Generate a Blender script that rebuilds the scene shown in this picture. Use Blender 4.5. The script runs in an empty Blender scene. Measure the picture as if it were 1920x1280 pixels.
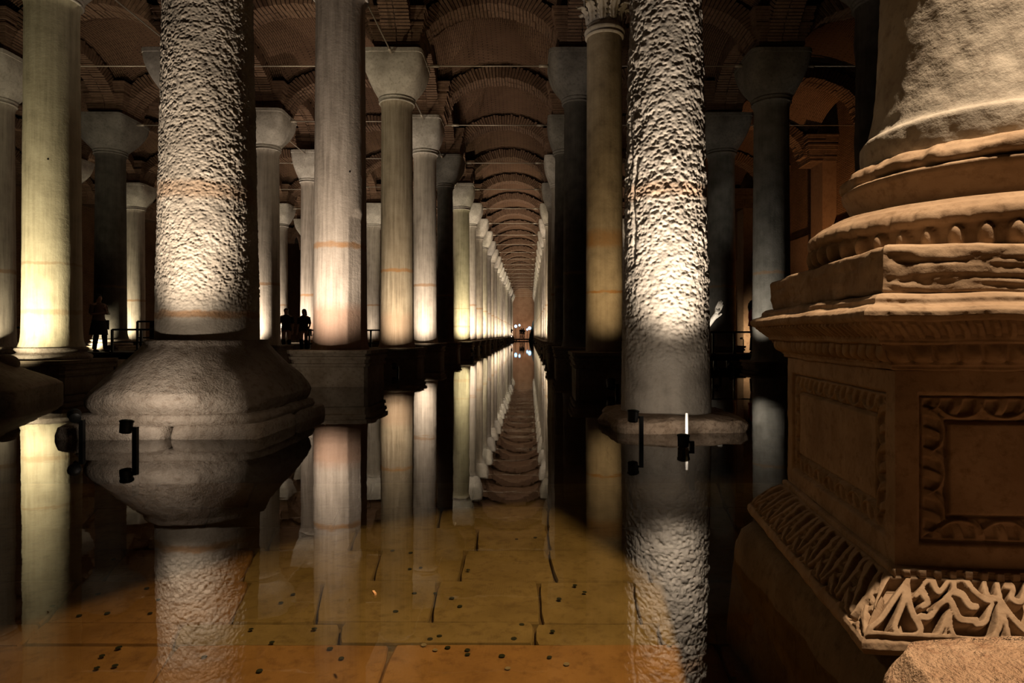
import bpy, math, random
import numpy as np
from mathutils import Vector, Matrix

random.seed(7)
RNG = np.random.default_rng(11)
SC = bpy.context.scene
COL = SC.collection
PI = math.pi

# ------------------------------------------------------------------ camera, world, exposure
CAMZ = 0.92                       # eye height above the water (z = 0)
cam_d = bpy.data.cameras.new('camera'); cam = bpy.data.objects.new('camera', cam_d); COL.objects.link(cam)
cam.location = (0, 0, CAMZ); cam.rotation_euler = (PI/2, 0, 0)
cam_d.sensor_width = 36; cam_d.lens = 1190/1920*36
cam_d.shift_x = -32/1920; cam_d.shift_y = -12/1920
cam_d.clip_start = 0.05; cam_d.clip_end = 400
SC.camera = cam
W = bpy.data.worlds.new('World'); SC.world = W; W.use_nodes = True
W.node_tree.nodes['Background'].inputs[0].default_value = (1.0, 0.66, 0.38, 1)
W.node_tree.nodes['Background'].inputs[1].default_value = 0.004
SC.view_settings.view_transform = 'Standard'; SC.view_settings.look = 'None'
SC.view_settings.exposure = 0.0; SC.view_settings.gamma = 1.0
SC.view_settings.use_curve_mapping = False
SC.cycles.max_bounces = 6; SC.cycles.diffuse_bounces = 2; SC.cycles.glossy_bounces = 3
SC.cycles.transparent_max_bounces = 8
SC.cycles.caustics_reflective = False; SC.cycles.caustics_refractive = False
SC.cycles.sample_clamp_indirect = 4.0

def spot(name, loc, target, power, color, angle=60, blend=0.9, size=0.05, parent=None):
    l = bpy.data.lights.new(name, 'SPOT'); l.energy = power; l.color = color
    l.spot_size = math.radians(angle); l.spot_blend = blend; l.shadow_soft_size = size
    o = bpy.data.objects.new(name, l); COL.objects.link(o)
    o.location = loc
    o.rotation_euler = (Vector(target)-Vector(loc)).to_track_quat('-Z', 'Y').to_euler()
    if parent: o.parent = parent
    return o
# lamp overhead above the carved pedestal, also lighting the floor in front
spot('overhead_lamp', (1.58, 0.92, 4.4), (1.0, 1.65, 0.0), 1120, (1.0, 0.74, 0.49), 100, 1.0, 0.05)
# added weak fill over the water, brightening the pedestal's left face
spot('added_left_fill', (-2.3, 2.5, 2.6), (0.6, 2.7, 0.2), 24, (1.0, 0.64, 0.30), 110, 1.0, 0.08)

# ------------------------------------------------------------------ mesh helpers
def mesh_obj(name, V, F, mat=None, parent=None, smooth=True, loc=None, kind=None):
    me = bpy.data.meshes.new(name)
    V = np.asarray(V, dtype=np.float32)
    if isinstance(F, np.ndarray):
        k = F.shape[1]; n = len(F)
        me.vertices.add(len(V)); me.vertices.foreach_set('co', V.ravel())
        me.loops.add(n*k); me.loops.foreach_set('vertex_index', F.astype(np.int32).ravel())
        me.polygons.add(n); me.polygons.foreach_set('loop_start', np.arange(0, n*k, k, dtype=np.int32))
        me.update(calc_edges=True)
    else:
        me.from_pydata([tuple(v) for v in V], [], F)
    me.polygons.foreach_set('use_smooth', [smooth]*len(me.polygons))
    me.update()
    if mat:
        for m in (mat if isinstance(mat, (list, tuple)) else [mat]): me.materials.append(m)
    o = bpy.data.objects.new(name, me); COL.objects.link(o)
    if parent: o.parent = parent
    if loc is not None: o.location = loc
    if kind: o['kind'] = kind
    return o

def empty(name, loc=(0, 0, 0), rz=0.0, parent=None):
    o = bpy.data.objects.new(name, None); COL.objects.link(o); o.empty_display_size = 0.2
    o.location = loc; o.rotation_euler = (0, 0, rz)
    if parent: o.parent = parent
    return o

def tag(o, label, cat, group=None, kind=None):
    o['label'] = label; o['category'] = cat
    if group: o['group'] = group
    if kind: o['kind'] = kind
    return o

def dup(root, loc, rz=None, scale=None):
    r = root.copy(); COL.objects.link(r); r.location = loc
    if rz is not None: r.rotation_euler = (0, 0, rz)
    if scale is not None: r.scale = scale
    for ch in list(root.children):
        if ch.type == 'LIGHT': continue
        c = ch.copy(); COL.objects.link(c); c.parent = r
        for g in ch.children:
            d = g.copy(); COL.objects.link(d); d.parent = c
    return r

def grid_faces(nu, nv, wrap=True):
    """rows nv of nu verts, index = j*nu+i"""
    i = np.arange(nu if wrap else nu-1); j = np.arange(nv-1)
    I, J = np.meshgrid(i, j)
    I = I.ravel(); J = J.ravel(); I2 = (I+1) % nu
    return np.stack([J*nu+I, J*nu+I2, (J+1)*nu+I2, (J+1)*nu+I], 1)

class MB:
    def __init__(s): s.v = []; s.f = []; s.n = 0
    def add(s, V, F):
        V = [tuple(map(float, v)) for v in V]
        s.v += V; s.f += [tuple(int(a)+s.n for a in f) for f in F]; s.n += len(V)
    def box(s, c, h, rz=0.0, taper=1.0):
        ca, sa = math.cos(rz), math.sin(rz); V = []
        for z in (-1, 1):
            k = taper if z > 0 else 1
            for x, y in ((-1, -1), (1, -1), (1, 1), (-1, 1)):
                X, Y = x*h[0]*k, y*h[1]*k
                V.append((c[0]+X*ca-Y*sa, c[1]+X*sa+Y*ca, c[2]+z*h[2]))
        s.add(V, [(3, 2, 1, 0), (4, 5, 6, 7), (0, 1, 5, 4), (1, 2, 6, 5), (2, 3, 7, 6), (3, 0, 4, 7)])
    def tube(s, pts, r, n=10, caps=True):
        pts = [Vector(p) for p in pts]; rs = r if isinstance(r, (list, tuple)) else [r]*len(pts)
        V = []; up = Vector((0, 0, 1))
        for i, p in enumerate(pts):
            d = (pts[min(i+1, len(pts)-1)]-pts[max(i-1, 0)]).normalized()
            a = d.cross(up)
            if a.length < 1e-3: a = d.cross(Vector((1, 0, 0)))
            a.normalize(); b = d.cross(a)
            for k in range(n):
                t = 2*PI*k/n; V.append(p+a*math.cos(t)*rs[i]+b*math.sin(t)*rs[i])
        F = []
        for i in range(len(pts)-1):
            for k in range(n):
                F.append((i*n+k, i*n+(k+1) % n, (i+1)*n+(k+1) % n, (i+1)*n+k))
        if caps:
            F.append(tuple(range(n))[::-1]); F.append(tuple((len(pts)-1)*n+k for k in range(n)))
        s.add(V, F)
    def lathe(s, prof, n=32, c=(0, 0, 0)):
        V = []; 
        for r, z in prof:
            for k in range(n):
                t = 2*PI*k/n; V.append((c[0]+r*math.cos(t), c[1]+r*math.sin(t), c[2]+z))
        F = []
        m = len(prof)
        for j in range(m-1):
            for k in range(n): F.append((j*n+k, j*n+(k+1) % n, (j+1)*n+(k+1) % n, (j+1)*n+k))
        F.append(tuple(range(n))[::-1]); F.append(tuple((m-1)*n+k for k in range(n)))
        s.add(V, F)
    def ball(s, c, r, n=12, m=8):
        r = r if isinstance(r, (tuple, list)) else (r, r, r)
        V = []; F = []
        for j in range(m+1):
            p = -PI/2+PI*j/m
            for k in range(n):
                t = 2*PI*k/n
                V.append((c[0]+r[0]*math.cos(p)*math.cos(t), c[1]+r[1]*math.cos(p)*math.sin(t), c[2]+r[2]*math.sin(p)))
        for j in range(m):
            for k in range(n): F.append((j*n+k, j*n+(k+1) % n, (j+1)*n+(k+1) % n, (j+1)*n+k))
        s.add(V, F)
    def build(s, name, mat, parent=None, smooth=True, loc=None, kind=None, sharp=None):
        o = mesh_obj(name, s.v, s.f, mat, parent, smooth, loc, kind)
        if smooth and sharp: 
            try: o.data.set_sharp_from_angle(angle=math.radians(sharp))
            except Exception: pass
        return o

# ------------------------------------------------------------------ numpy noise
def _h(ix, iy, iz, seed):
    n = (ix.astype(np.int64)*374761393 + iy.astype(np.int64)*668265263 + iz.astype(np.int64)*2147483647 + seed*974634777) & 0xffffffff
    n = ((n ^ (n >> 13))*1274126177) & 0xffffffff
    n = ((n ^ (n >> 16))*2246822519) & 0xffffffff
    return ((n ^ (n >> 15)) & 0xffffff)/float(0xffffff)

def vnoise(P, seed=0):
    P = np.asarray(P, dtype=np.float64); I = np.floor(P).astype(np.int64); f = P-I; f = f*f*(3-2*f)
    x, y, z = I[:, 0], I[:, 1], I[:, 2]; r = 0
    for dx in (0, 1):
        for dy in (0, 1):
            for dz in (0, 1):
                w = (f[:, 0] if dx else 1-f[:, 0])*(f[:, 1] if dy else 1-f[:, 1])*(f[:, 2] if dz else 1-f[:, 2])
                r = r + w*_h(x+dx, y+dy, z+dz, seed)
    return r*2-1

def fbm(P, oct=4, seed=0):
    P = np.asarray(P, dtype=np.float64); a = 1.0; r = 0; s = 0
    for o in range(oct):
        r = r+a*vnoise(P*(2.03**o)+o*17.1, seed+o); s += a; a *= .5
    return r/s

def worley(P, seed=0):
    P = np.asarray(P, dtype=np.float64); I = np.floor(P).astype(np.int64)
    best = np.full(len(P), 9.0)
    for dx in (-1, 0, 1):
        for dy in (-1, 0, 1):
            for dz in (-1, 0, 1):
                c = I+np.array([dx, dy, dz])
                q = np.stack([_h(c[:, 0], c[:, 1], c[:, 2], seed+k) for k in range(3)], 1)
                d = ((c+q-P)**2).sum(1); best = np.minimum(best, d)
    return np.sqrt(best)

def sstep(a, b, x):
    t = np.clip((x-a)/(b-a), 0, 1); return t*t*(3-2*t)

# ------------------------------------------------------------------ materials
class NB:
    def __init__(s, name):
        s.m = bpy.data.materials.new(name); s.m.use_nodes = True; s.t = s.m.node_tree; s.t.nodes.clear()
        s.out = s.t.nodes.new('ShaderNodeOutputMaterial')
    def n(s, typ, **kw):
        nd = s.t.nodes.new('ShaderNode'+typ)
        for k, v in kw.items():
            if k.startswith('i_'):
                key = k[2:]; key = int(key) if key.isdigit() else key.replace('_', ' ')
                if hasattr(v, 'is_output'): s.t.links.new(v, nd.inputs[key])
                else: nd.inputs[key].default_value = v
            else: setattr(nd, k, v)
        return nd
    def link(s, a, b): s.t.links.new(a, b)
    def math(s, op, a, b=None, c=None):
        nd = s.t.nodes.new('ShaderNodeMath'); nd.operation = op
        for i, v in enumerate((a, b, c)):
            if v is None: continue
            if hasattr(v, 'is_output'): s.t.links.new(v, nd.inputs[i])
            else: nd.inputs[i].default_value = v
        return nd.outputs[0]
    def mix(s, f, a, b, blend='MIX'):
        nd = s.t.nodes.new('ShaderNodeMix'); nd.data_type = 'RGBA'; nd.blend_type = blend
        for key, v in ((0, f), (6, a), (7, b)):
            if hasattr(v, 'is_output'): s.t.links.new(v, nd.inputs[key])
            else: nd.inputs[key].default_value = v if key == 0 else (*v[:3], 1)
        return nd.outputs[2]
    def coords(s, scale=(1, 1, 1), kind='Object'):
        tc = s.n('TexCoord'); mp = s.n('Mapping', i_Scale=scale); s.link(tc.outputs[kind], mp.inputs[0])
        return mp.outputs[0], tc
    def noise(s, vec, scale, detail=4, rough=.55):
        return s.n('TexNoise', i_Vector=vec, i_Scale=scale, i_Detail=detail, i_Roughness=rough).outputs[0]
    def ramp(s, f, stops):
        nd = s.n('ValToRGB', i_Fac=f); e = nd.color_ramp.elements
        while len(e) < len(stops): e.new(.5)
        for el, (p, c) in zip(e, stops): el.position = p; el.color = (*c[:3], 1) if isinstance(c, (tuple, list)) else (c, c, c, 1)
        return nd.outputs[0]
    def finish(s, color, rough=.8, bump=None, bstr=.3, bdist=.01, metal=0.0, spec=.3, emit=None, estr=0):
        p = s.n('BsdfPrincipled'); 
        for k, v in (('Base Color', color), ('Roughness', rough), ('Metallic', metal), ('Specular IOR Level', spec)):
            if hasattr(v, 'is_output'): s.link(v, p.inputs[k])
            else: p.inputs[k].default_value = (*v[:3], 1) if isinstance(v, (tuple, list)) else v
        if bump is not None:
            b = s.n('Bump', i_Height=bump, i_Strength=bstr, i_Distance=bdist); s.link(b.outputs[0], p.inputs['Normal'])
        if emit: p.inputs['Emission Color'].default_value = (*emit, 1); p.inputs['Emission Strength'].default_value = estr
        s.link(p.outputs[0], s.out.inputs[0]); return s.m

def marble(name, c1, c2, streak=.5, bands=((2.65, .06, .8),), stain=(.30, .15, .05), low=None, bump=.35, pit=14, var=.12):
    """weathered shaft stone: vertical streaks, orange waterline stains at heights in bands"""
    b = NB(name); v, tc = b.coords(); vs, _ = b.coords((7, 7, .35))
    info = b.n('ObjectInfo'); rnd = info.outputs['Random']
    n1 = b.noise(v, 3.0, 6); n2 = b.noise(vs, 2.2, 5, .6); n3 = b.noise(v, 40, 3)
    f = b.math('ADD', b.math('MULTIPLY', n2, streak), b.math('MULTIPLY', n1, 1-streak))
    col = b.ramp(f, [(.33, tuple(c*.62 for c in c1)), (.48, c1), (.68, c2)])
    col = b.mix(b.math('MULTIPLY', n3, .35), col, tuple(c*.55 for c in c1))
    z = b.n('SeparateXYZ', i_Vector=tc.outputs['Object']).outputs[2]
    zj = b.math('ADD', z, b.math('MULTIPLY', b.math('SUBTRACT', b.noise(v, 5, 4), .5), .12))
    for (bz, bw, k) in bands:
        d = b.math('ABSOLUTE', b.math('SUBTRACT', zj, bz))
        m = b.math('MULTIPLY', b.math('SUBTRACT', 1.0, b.math('SMOOTHSTEP', d, 0, 0) if False else b.n('MapRange', i_Value=d, i_1=bw*.4, i_2=bw*1.3, interpolation_type='SMOOTHSTEP').outputs[0]), k)
        col = b.mix(b.math('MULTIPLY', m, b.math('MULTIPLY', n1, 1.5)), col, stain)
    if low:
        m = b.n('MapRange', i_Value=zj, i_1=low[0]-.1, i_2=low[0]+.1, i_3=1.0, i_4=0.0).outputs[0]
        col = b.mix(b.math('MULTIPLY', m, low[2]), col, low[1])
    br = b.math('ADD', 1-var, b.math('MULTIPLY', rnd, 2*var))
    col = b.mix(1.0, col, b.n('CombineColor', i_0=br, i_1=br, i_2=br).outputs[0], 'MULTIPLY')
    hgt = b.math('ADD', b.math('MULTIPLY', b.noise(v, pit, 6, .65), 1.0), b.math('MULTIPLY', n2, .5))
    return b.finish(col, .75, hgt, bump, .02)

def rock(name, c1, c2, c3=None, scale=2.0, bump=.6, dist=.03, rough=.85, spec=.25):
    b = NB(name); v, tc = b.coords()
    n1 = b.noise(v, scale, 7, .6); n2 = b.noise(v, scale*6, 5, .65); n3 = b.noise(v, scale*22, 4, .6)
    col = b.ramp(n1, [(.34, c1), (.62, c2)])
    if c3: col = b.mix(b.ramp(n2, [(.5, 0.0), (.7, .75)]), col, c3)
    h = b.math('ADD', b.math('ADD', n1, b.math('MULTIPLY', n2, .6)), b.math('MULTIPLY', n3, .3))
    return b.finish(col, rough, h, bump, dist, spec=spec)

def brickmat(name, c1, c2, gap, course=.075, length=.34, kind='UV'):
    b = NB(name); v, tc = b.coords((1, 1, 1), kind)
    wob = b.n('TexNoise', i_Vector=v, i_Scale=1.2, i_Detail=3)
    vv = b.n('VectorMath', operation='MULTIPLY_ADD', i_0=wob.outputs[1], i_1=(.05, .05, .05), i_2=v).outputs[0]
    br = b.n('TexBrick', i_Vector=vv, i_Color1=(*c1, 1), i_Color2=(*c2, 1), i_Mortar=(*gap, 1), i_Scale=1.0)
    br.inputs['Mortar Size'].default_value = .019; br.inputs['Mortar Smooth'].default_value = .5
    br.inputs['Brick Width'].default_value = length; br.inputs['Row Height'].default_value = course
    br.inputs['Bias'].default_value = -.1
    o, _ = b.coords(); n = b.noise(o, 1.3, 6, .6); n2 = b.noise(o, 9, 5)
    col = b.mix(b.ramp(n, [(.35, 0.0), (.7, .8)]), br.outputs[0], tuple(x*1.25 for x in c2))
    gapm = b.math('MULTIPLY', br.outputs[1], b.ramp(n2, [(.35, .3), (.6, 1.0)]))
    h = b.math('SUBTRACT', b.math('MULTIPLY', n2, .5), gapm)
    return b.finish(col, .9, h, .8, .03, spec=.1)

def plain(name, c, rough=.6, metal=0.0, noise=6.0, amt=.3, bump=.1):
    b = NB(name); v, _ = b.coords(); n = b.noise(v, noise, 4)
    col = b.mix(b.math('MULTIPLY', n, amt), c, tuple(x*.4 for x in c))
    return b.finish(col, rough, n, bump, .01, metal)

STN = (.42, .20, .06)
M = {}
M['rough_l'] = marble('pecked_stone_left', (.50, .44, .36), (.68, .61, .51), .1, ((2.33, .09, .5), (1.12, .04, .8)), STN, bump=.5, pit=30, var=0)
M['rough_r'] = marble('pecked_stone_right', (.54, .49, .42), (.70, .65, .57), .1, ((2.38, .08, .55),), STN, low=None, bump=.5, pit=30, var=0)
M['marble'] = marble('grey_marble', (.46, .40, .33), (.66, .59, .49), .65)
M['marble_yellow'] = marble('yellowed_marble', (.54, .48, .33), (.72, .66, .47), .55, ((2.25, .03, .5), (1.35, .05, .5)), var=0, bump=.25)
M['marble_pink'] = marble('pink_streaked_marble', (.48, .41, .34), (.70, .61, .52), .75, ((2.56, .06, .8),), STN, low=(1.45, (.42, .25, .17), .75), var=0)
M['marble_brown'] = marble('brown_marble', (.40, .33, .23), (.55, .46, .33), .3, ((2.75, .18, .8), (1.74, .03, 1.0)), (.36, .18, .05), var=0)
M['marble_tan'] = marble('tan_streaked_marble', (.42, .35, .26), (.60, .52, .41), .7, ((2.66, .05, .9),), STN, low=(1.5, (.38, .23, .16), .4), var=0)
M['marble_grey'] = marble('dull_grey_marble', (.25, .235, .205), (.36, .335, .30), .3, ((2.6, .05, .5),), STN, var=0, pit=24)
M['marble_shaded'] = marble('shade_dark_marble', (.10, .09, .075), (.16, .145, .12), .3, ((2.6, .05, .3),), STN, var=0, pit=24)  # shade of the unlit columns put into the stone colour
M['capital_shaded'] = rock('shade_dark_capital', (.16, .145, .125), (.25, .23, .20), (.11, .10, .085), 2.5, .4, .02)  # capital colour darkened to stand in for shade up there
M['capital'] = rock('capital_stone', (.40, .36, .31), (.62, .57, .50), (.30, .26, .21), 2.5, .4, .02)
M['base'] = rock('base_stone', (.30, .25, .20), (.44, .38, .32), (.20, .15, .11), 2.6, .9, .045)
M['rough_slab'] = rock('rough_slab_stone', (.26, .19, .13), (.42, .33, .25), (.15, .10, .065), 4, .8, .03)
M['pedestal'] = rock('pedestal_stone', (.20, .15, .10), (.32, .26, .19), (.14, .10, .06), 2.5, .4, .02)
M['carved'] = rock('carved_stone', (.26, .175, .108), (.39, .28, .185), (.19, .12, .068), 5, .35, .008)
M['carved_shaft'] = rock('worn_shaft_stone', (.33, .295, .25), (.46, .42, .36), (.25, .21, .17), 4, .4, .015)
M['footing'] = rock('wet_footing_stone', (.13, .09, .05), (.20, .145, .085), (.08, .055, .03), 3.5, .6, .02)
M['rubble'] = rock('rubble_stone', (.40, .25, .15), (.60, .42, .28), (.26, .13, .07), 5, .8, .03)
M['vault'] = brickmat('vault_brick', (.17, .10, .062), (.125, .072, .045), (.025, .015, .01))
M['arch'] = rock('arch_brick', (.14, .08, .05), (.21, .128, .082), (.09, .05, .032), 6, .5, .015)
M['mortar'] = rock('arch_mortar', (.05, .03, .02), (.08, .05, .035), None, 5)
M['wall'] = brickmat('wall_brick', (.27, .155, .09), (.21, .12, .07), (.08, .045, .03), kind='UV')
M['plaster'] = rock('brown_plaster', (.24, .14, .085), (.31, .19, .12), (.18, .10, .06), 1.2, .3, .02)
M['paving'] = rock('olive_paving', (.20, .15, .062), (.28, .215, .10), (.14, .10, .042), 3.0, .35, .01, .7)
M['paving_red'] = rock('red_brown_paving', (.25, .14, .052), (.36, .21, .085), (.17, .09, .035), 3.0, .35, .01, .7)
M['paving_dark'] = rock('dark_paving', (.22, .12, .05), (.30, .17, .075), (.15, .08, .03), 2.0, .35, .01, .7)
M['bed'] = rock('pool_bed', (.11, .075, .035), (.17, .12, .055), None, 2.0)
M['black'] = plain('black_metal', (.012, .012, .012), .45, .3)
M['lens'] = plain('lamp_glass', (.35, .42, .38), .15, 0, 3, .1)
M['rod'] = plain('iron_rod', (.50, .43, .34), .45, .3, 20, .5)
M['steel'] = plain('white_painted_steel', (.82, .82, .80), .4, 0, 8, .1)
M['deck'] = plain('walkway_deck', (.05, .035, .025), .7, 0, 10)
M['white_stone'] = rock('white_plaster_cast', (.66, .60, .53), (.78, .72, .65), None, 4, .15, .005)
M['coin'] = plain('dark_coin', (.035, .045, .030), .5, .3, 60)
M['coin_pale'] = plain('pale_coin', (.42, .38, .28), .45, .4, 60)
M['leaf'] = plain('orange_scrap', (.85, .45, .18), .7, 0, 30)
M['skin'] = plain('skin', (.48, .30, .21), .6, 0, 10, .2)
M['hair'] = plain('dark_hair', (.03, .02, .015), .6, 0, 40)
M['cloth_dark'] = plain('dark_cloth', (.025, .022, .022), .9, 0, 30)
M['cloth_brown'] = plain('brown_cloth', (.16, .10, .08), .9, 0, 30)
M['cloth_grey'] = plain('grey_cloth', (.18, .16, .16), .9, 0, 30)
M['cloth_red'] = plain('red_cloth', (.45, .02, .03), .9, 0, 30)
M['cloth_blue'] = plain('blue_cloth', (.05, .08, .28), .9, 0, 30)
M['tarp'] = plain('teal_tarpaulin', (.05, .10, .12), .6, 0, 3)
b = NB('blue_white_lamp'); e = b.n('Emission', i_Color=(.30, .62, 1.0, 1), i_Strength=5.0); b.link(e.outputs[0], b.out.inputs[0]); M['bulb'] = b.m
b = NB('lit_sign'); M['sign'] = b.finish((.6, .6, .3), .5, emit=(1.0, .95, .45), estr=.45)
# still water: clear pane over the floor with the mirror of water on top
b = NB('still_water')
v, _ = b.coords()
nz = b.math('ADD', b.noise(v, 1.6, 2), b.math('MULTIPLY', b.noise(v, 9.0, 2), .12))
bp = b.n('Bump', i_Height=nz, i_Strength=.05, i_Distance=.02)
fr = b.n('Fresnel', i_IOR=1.50); b.link(bp.outputs[0], fr.inputs['Normal'])
tr = b.n('BsdfTransparent', i_Color=(.86, .78, .58, 1)); gl = b.n('BsdfGlossy', i_Color=(1, 1, 1, 1), i_Roughness=.015)
b.link(bp.outputs[0], gl.inputs['Normal'])
mx = b.n('MixShader'); b.link(fr.outputs[0], mx.inputs[0]); b.link(tr.outputs[0], mx.inputs[1]); b.link(gl.outputs[0], mx.inputs[2])
b.link(mx.outputs[0], b.out.inputs[0]); M['water'] = b.m

# ------------------------------------------------------------------ the setting
XL = [-25.3, -19.9, -14.5, -9.1, -3.5, 1.4, 6.7, 12.2]            # lines of columns across
YL = [-2.9, 1.9, 6.6, 12.2, 17.4, 22.3, 27.2] + [27.2+4.9*k for k in range(1, 21)]
YEND = YL[-1]                                                     # 125.2
ZC = 8.45                                                         # top of the capitals

def uv_wall(name, a, b_, z0, z1, mat, nx=2):
    """upright wall between plan points a and b_, brick courses in metres, 0.6 thick away from the hall"""
    L = math.hypot(b_[0]-a[0], b_[1]-a[1]); d = ((b_[0]-a[0])/L, (b_[1]-a[1])/L); n = (-d[1], d[0])
    V = []; 
    for o in (0, .6):
        for p in (a, b_):
            for z in (z0, z1): V.append((p[0]+n[0]*o, p[1]+n[1]*o, z))
    F = [(0, 2, 3, 1), (6, 4, 5, 7), (4, 0, 1, 5), (2, 6, 7, 3), (1, 3, 7, 5), (0, 4, 6, 2)]
    o = mesh_obj(name, V, F, mat, None, False); o['kind'] = 'structure'
    uv = o.data.uv_layers.new(name='UVMap')
    for lp in o.data.loops:
        co = o.data.vertices[lp.vertex_index].co
        uv.data[lp.index].uv = ((co.x-a[0])*d[0]+(co.y-a[1])*d[1], co.z)
    return o
w_r = uv_wall('wall_right', (12.9, YEND+.6), (12.9, -3.5), -.6, 11.2, M['wall'])
w_l = uv_wall('wall_left', (-26, -3.5), (-26, YEND+.6), -.6, 11.2, M['wall'])
w_b = uv_wall('wall_back', (-26.6, YEND+.5), (13.5, YEND+.5), -.6, 11.2, M['plaster'])
# right wall: plastered recess panels, pilasters and relieving arches of brick
for k, y in enumerate((17.4, 22.3, 27.2, 32.1, 37.0)):
    mb = MB(); mb.box((12.62, y, 4.2), (.30, .55, 4.5)); p = mb.build('pilaster', M['plaster'], w_r, False)
    mb = MB(); mb.box((12.85, y+2.45, 2.6), (.08, 1.9, 2.9)); mb.build('plaster_panel', M['plaster'], w_r, False)

# ceiling: one groined brick bay per square of columns
ceiling = empty('ceiling'); ceiling['kind'] = 'structure'
N = 20
def vault_mesh():
    V = []; F = []; UV = []
    g = np.linspace(-1, 1, N+1)
    def hz(u): return math.sqrt(max(0, 1-(.985*u)**2))
    for bq in g:
        for a in g:
            V.append((a, bq, ZC+.26+1.46*max(hz(a), hz(bq))+.62*(1-a**4)*(1-bq**4)*(.5+.5*(1-a*a)*(1-bq*bq))))
    o = mesh_obj('vault', V, [(0, 1, 2)], M['vault']); bpy.data.objects.remove(o)
    me = bpy.data.meshes.new('vault'); tris = []
    for j in range(N):
        for i in range(N):
            p = j*(N+1)+i; q = p+1; r = p+N+2; s = p+N+1
            ca = (g[i]+g[i+1])*(g[j]+g[j+1])
            tris += [(p, r, q), (p, s, r)] if ca > 0 else [(p, s, q), (q, s, r)]
    me.from_pydata(V, [], tris); me.materials.append(M['vault'])
    uv = me.uv_layers.new(name='UVMap')
    for pl in me.polygons:
        c = pl.center; side = abs(c.x) > abs(c.y)
        for li in pl.loop_indices:
            co = me.vertices[me.loops[li].vertex_index].co
            uv.data[li].uv = ((co.y if side else co.x)*2.6, (abs(co.x) if side else abs(co.y))*3.1)
        pl.use_smooth = False
    return me
VAULT = vault_mesh()
def arch_mesh():
    """ring of thin bricks on edge, nominal span 5.2 m between column axes, springing at z=0"""
    mb = MB(); a, h = 2.02, 1.36; nb = 58
    for k in range(nb):
        t0 = PI*(k+.10)/nb; t1 = PI*(k+.84)/nb
        for (y0, y1) in ((-.39, -.015), (.015, .39)):
            j = random.uniform(-.02, .02); ro = random.uniform(.36, .45)
            V = []
            for y in (y0, y1):
                for (t, r) in ((t0, j), (t1, j), (t1, ro), (t0, ro)):
                    V.append(((a+r)*math.cos(t), y+random.uniform(-.012, .012), (h+r)*math.sin(t)))
            mb.add(V, [(0, 1, 2, 3), (7, 6, 5, 4), (0, 4, 5, 1), (1, 5, 6, 2), (2, 6, 7, 3), (3, 7, 4, 0)])
    nb_f = len(mb.f); n = 40
    V = []
    for i in range(n+1):
        t = PI*i/n
        for (r, y) in ((.025, -.36), (.34, -.36), (.34, .36), (.025, .36)):
            V.append(((a+r)*math.cos(t), y, (h+r)*math.sin(t)))
    mb.add(V, [(i*4+k, i*4+(k+1) % 4, i*4+4+(k+1) % 4, i*4+4+k) for i in range(n) for k in range(4)])
    o = mb.build('arch_bricks', [M['arch'], M['mortar']], None, False)
    for i, p in enumerate(o.data.polygons): p.material_index = 0 if i < nb_f else 1
    me = o.data; bpy.data.objects.remove(o); return me
ARCH = arch_mesh()
def pier_mesh():
    """brick impost above a capital: stepped courses"""
    mb = MB(); z = 0
    for k in range(14):
        hw = .56+.02*k+random.uniform(-.03, .03); 
        for sx in (-1, 1):
            mb.box((sx*hw/2+random.uniform(-.01, .01), random.uniform(-.015, .015), z+.032), (hw/2-.008, hw, .032)); 
        z += .078
    mb.box((0, 0, z/2), (.52, .52, z/2))
    o = mb.build('pier_bricks', M['arch'], None, False); me = o.data; bpy.data.objects.remove(o); return me
PIER = pier_mesh()
def link_part(me, name, loc, scale, rz, parent, kind=None):
    o = bpy.data.objects.new(name, me); COL.objects.link(o); o.parent = parent; o.location = loc; o.scale = scale
    o.rotation_euler = (0, 0, rz)
    if kind: o['kind'] = kind
    return o
BAYMAX = {0: 50, 1: 55, 2: 60, 3: 90, 4: 200, 5: 75, 6: 60}
for i in range(len(XL)-1):
    for j in range(len(YL)-1):
        if YL[j] > BAYMAX[i]: break
        x0, x1, y0, y1 = XL[i], XL[i+1], YL[j], YL[j+1]
        if i < 2 and y1 < 10: continue
        link_part(VAULT, 'vault', ((x0+x1)/2, (y0+y1)/2, 0), ((x1-x0)/2, (y1-y0)/2, 1), 0, ceiling)
        link_part(ARCH, 'arch_bricks', ((x0+x1)/2, y0, ZC), ((x1-x0)/5.2, 1, 1), 0, ceiling, 'stuff')
        link_part(ARCH, 'arch_bricks', (x0, (y0+y1)/2, ZC), ((y1-y0)/5.2, 1, 1), PI/2, ceiling, 'stuff')
        if i == 6: link_part(PIER, 'pier_bricks', (12.36, y0, ZC-.25), (1, 1, 1), 0, ceiling, 'stuff')
        link_part(PIER, 'pier_bricks', (x0, y0, ZC), (1, 1, 1), random.choice((0, PI/2, PI)), ceiling, 'stuff')

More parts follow.
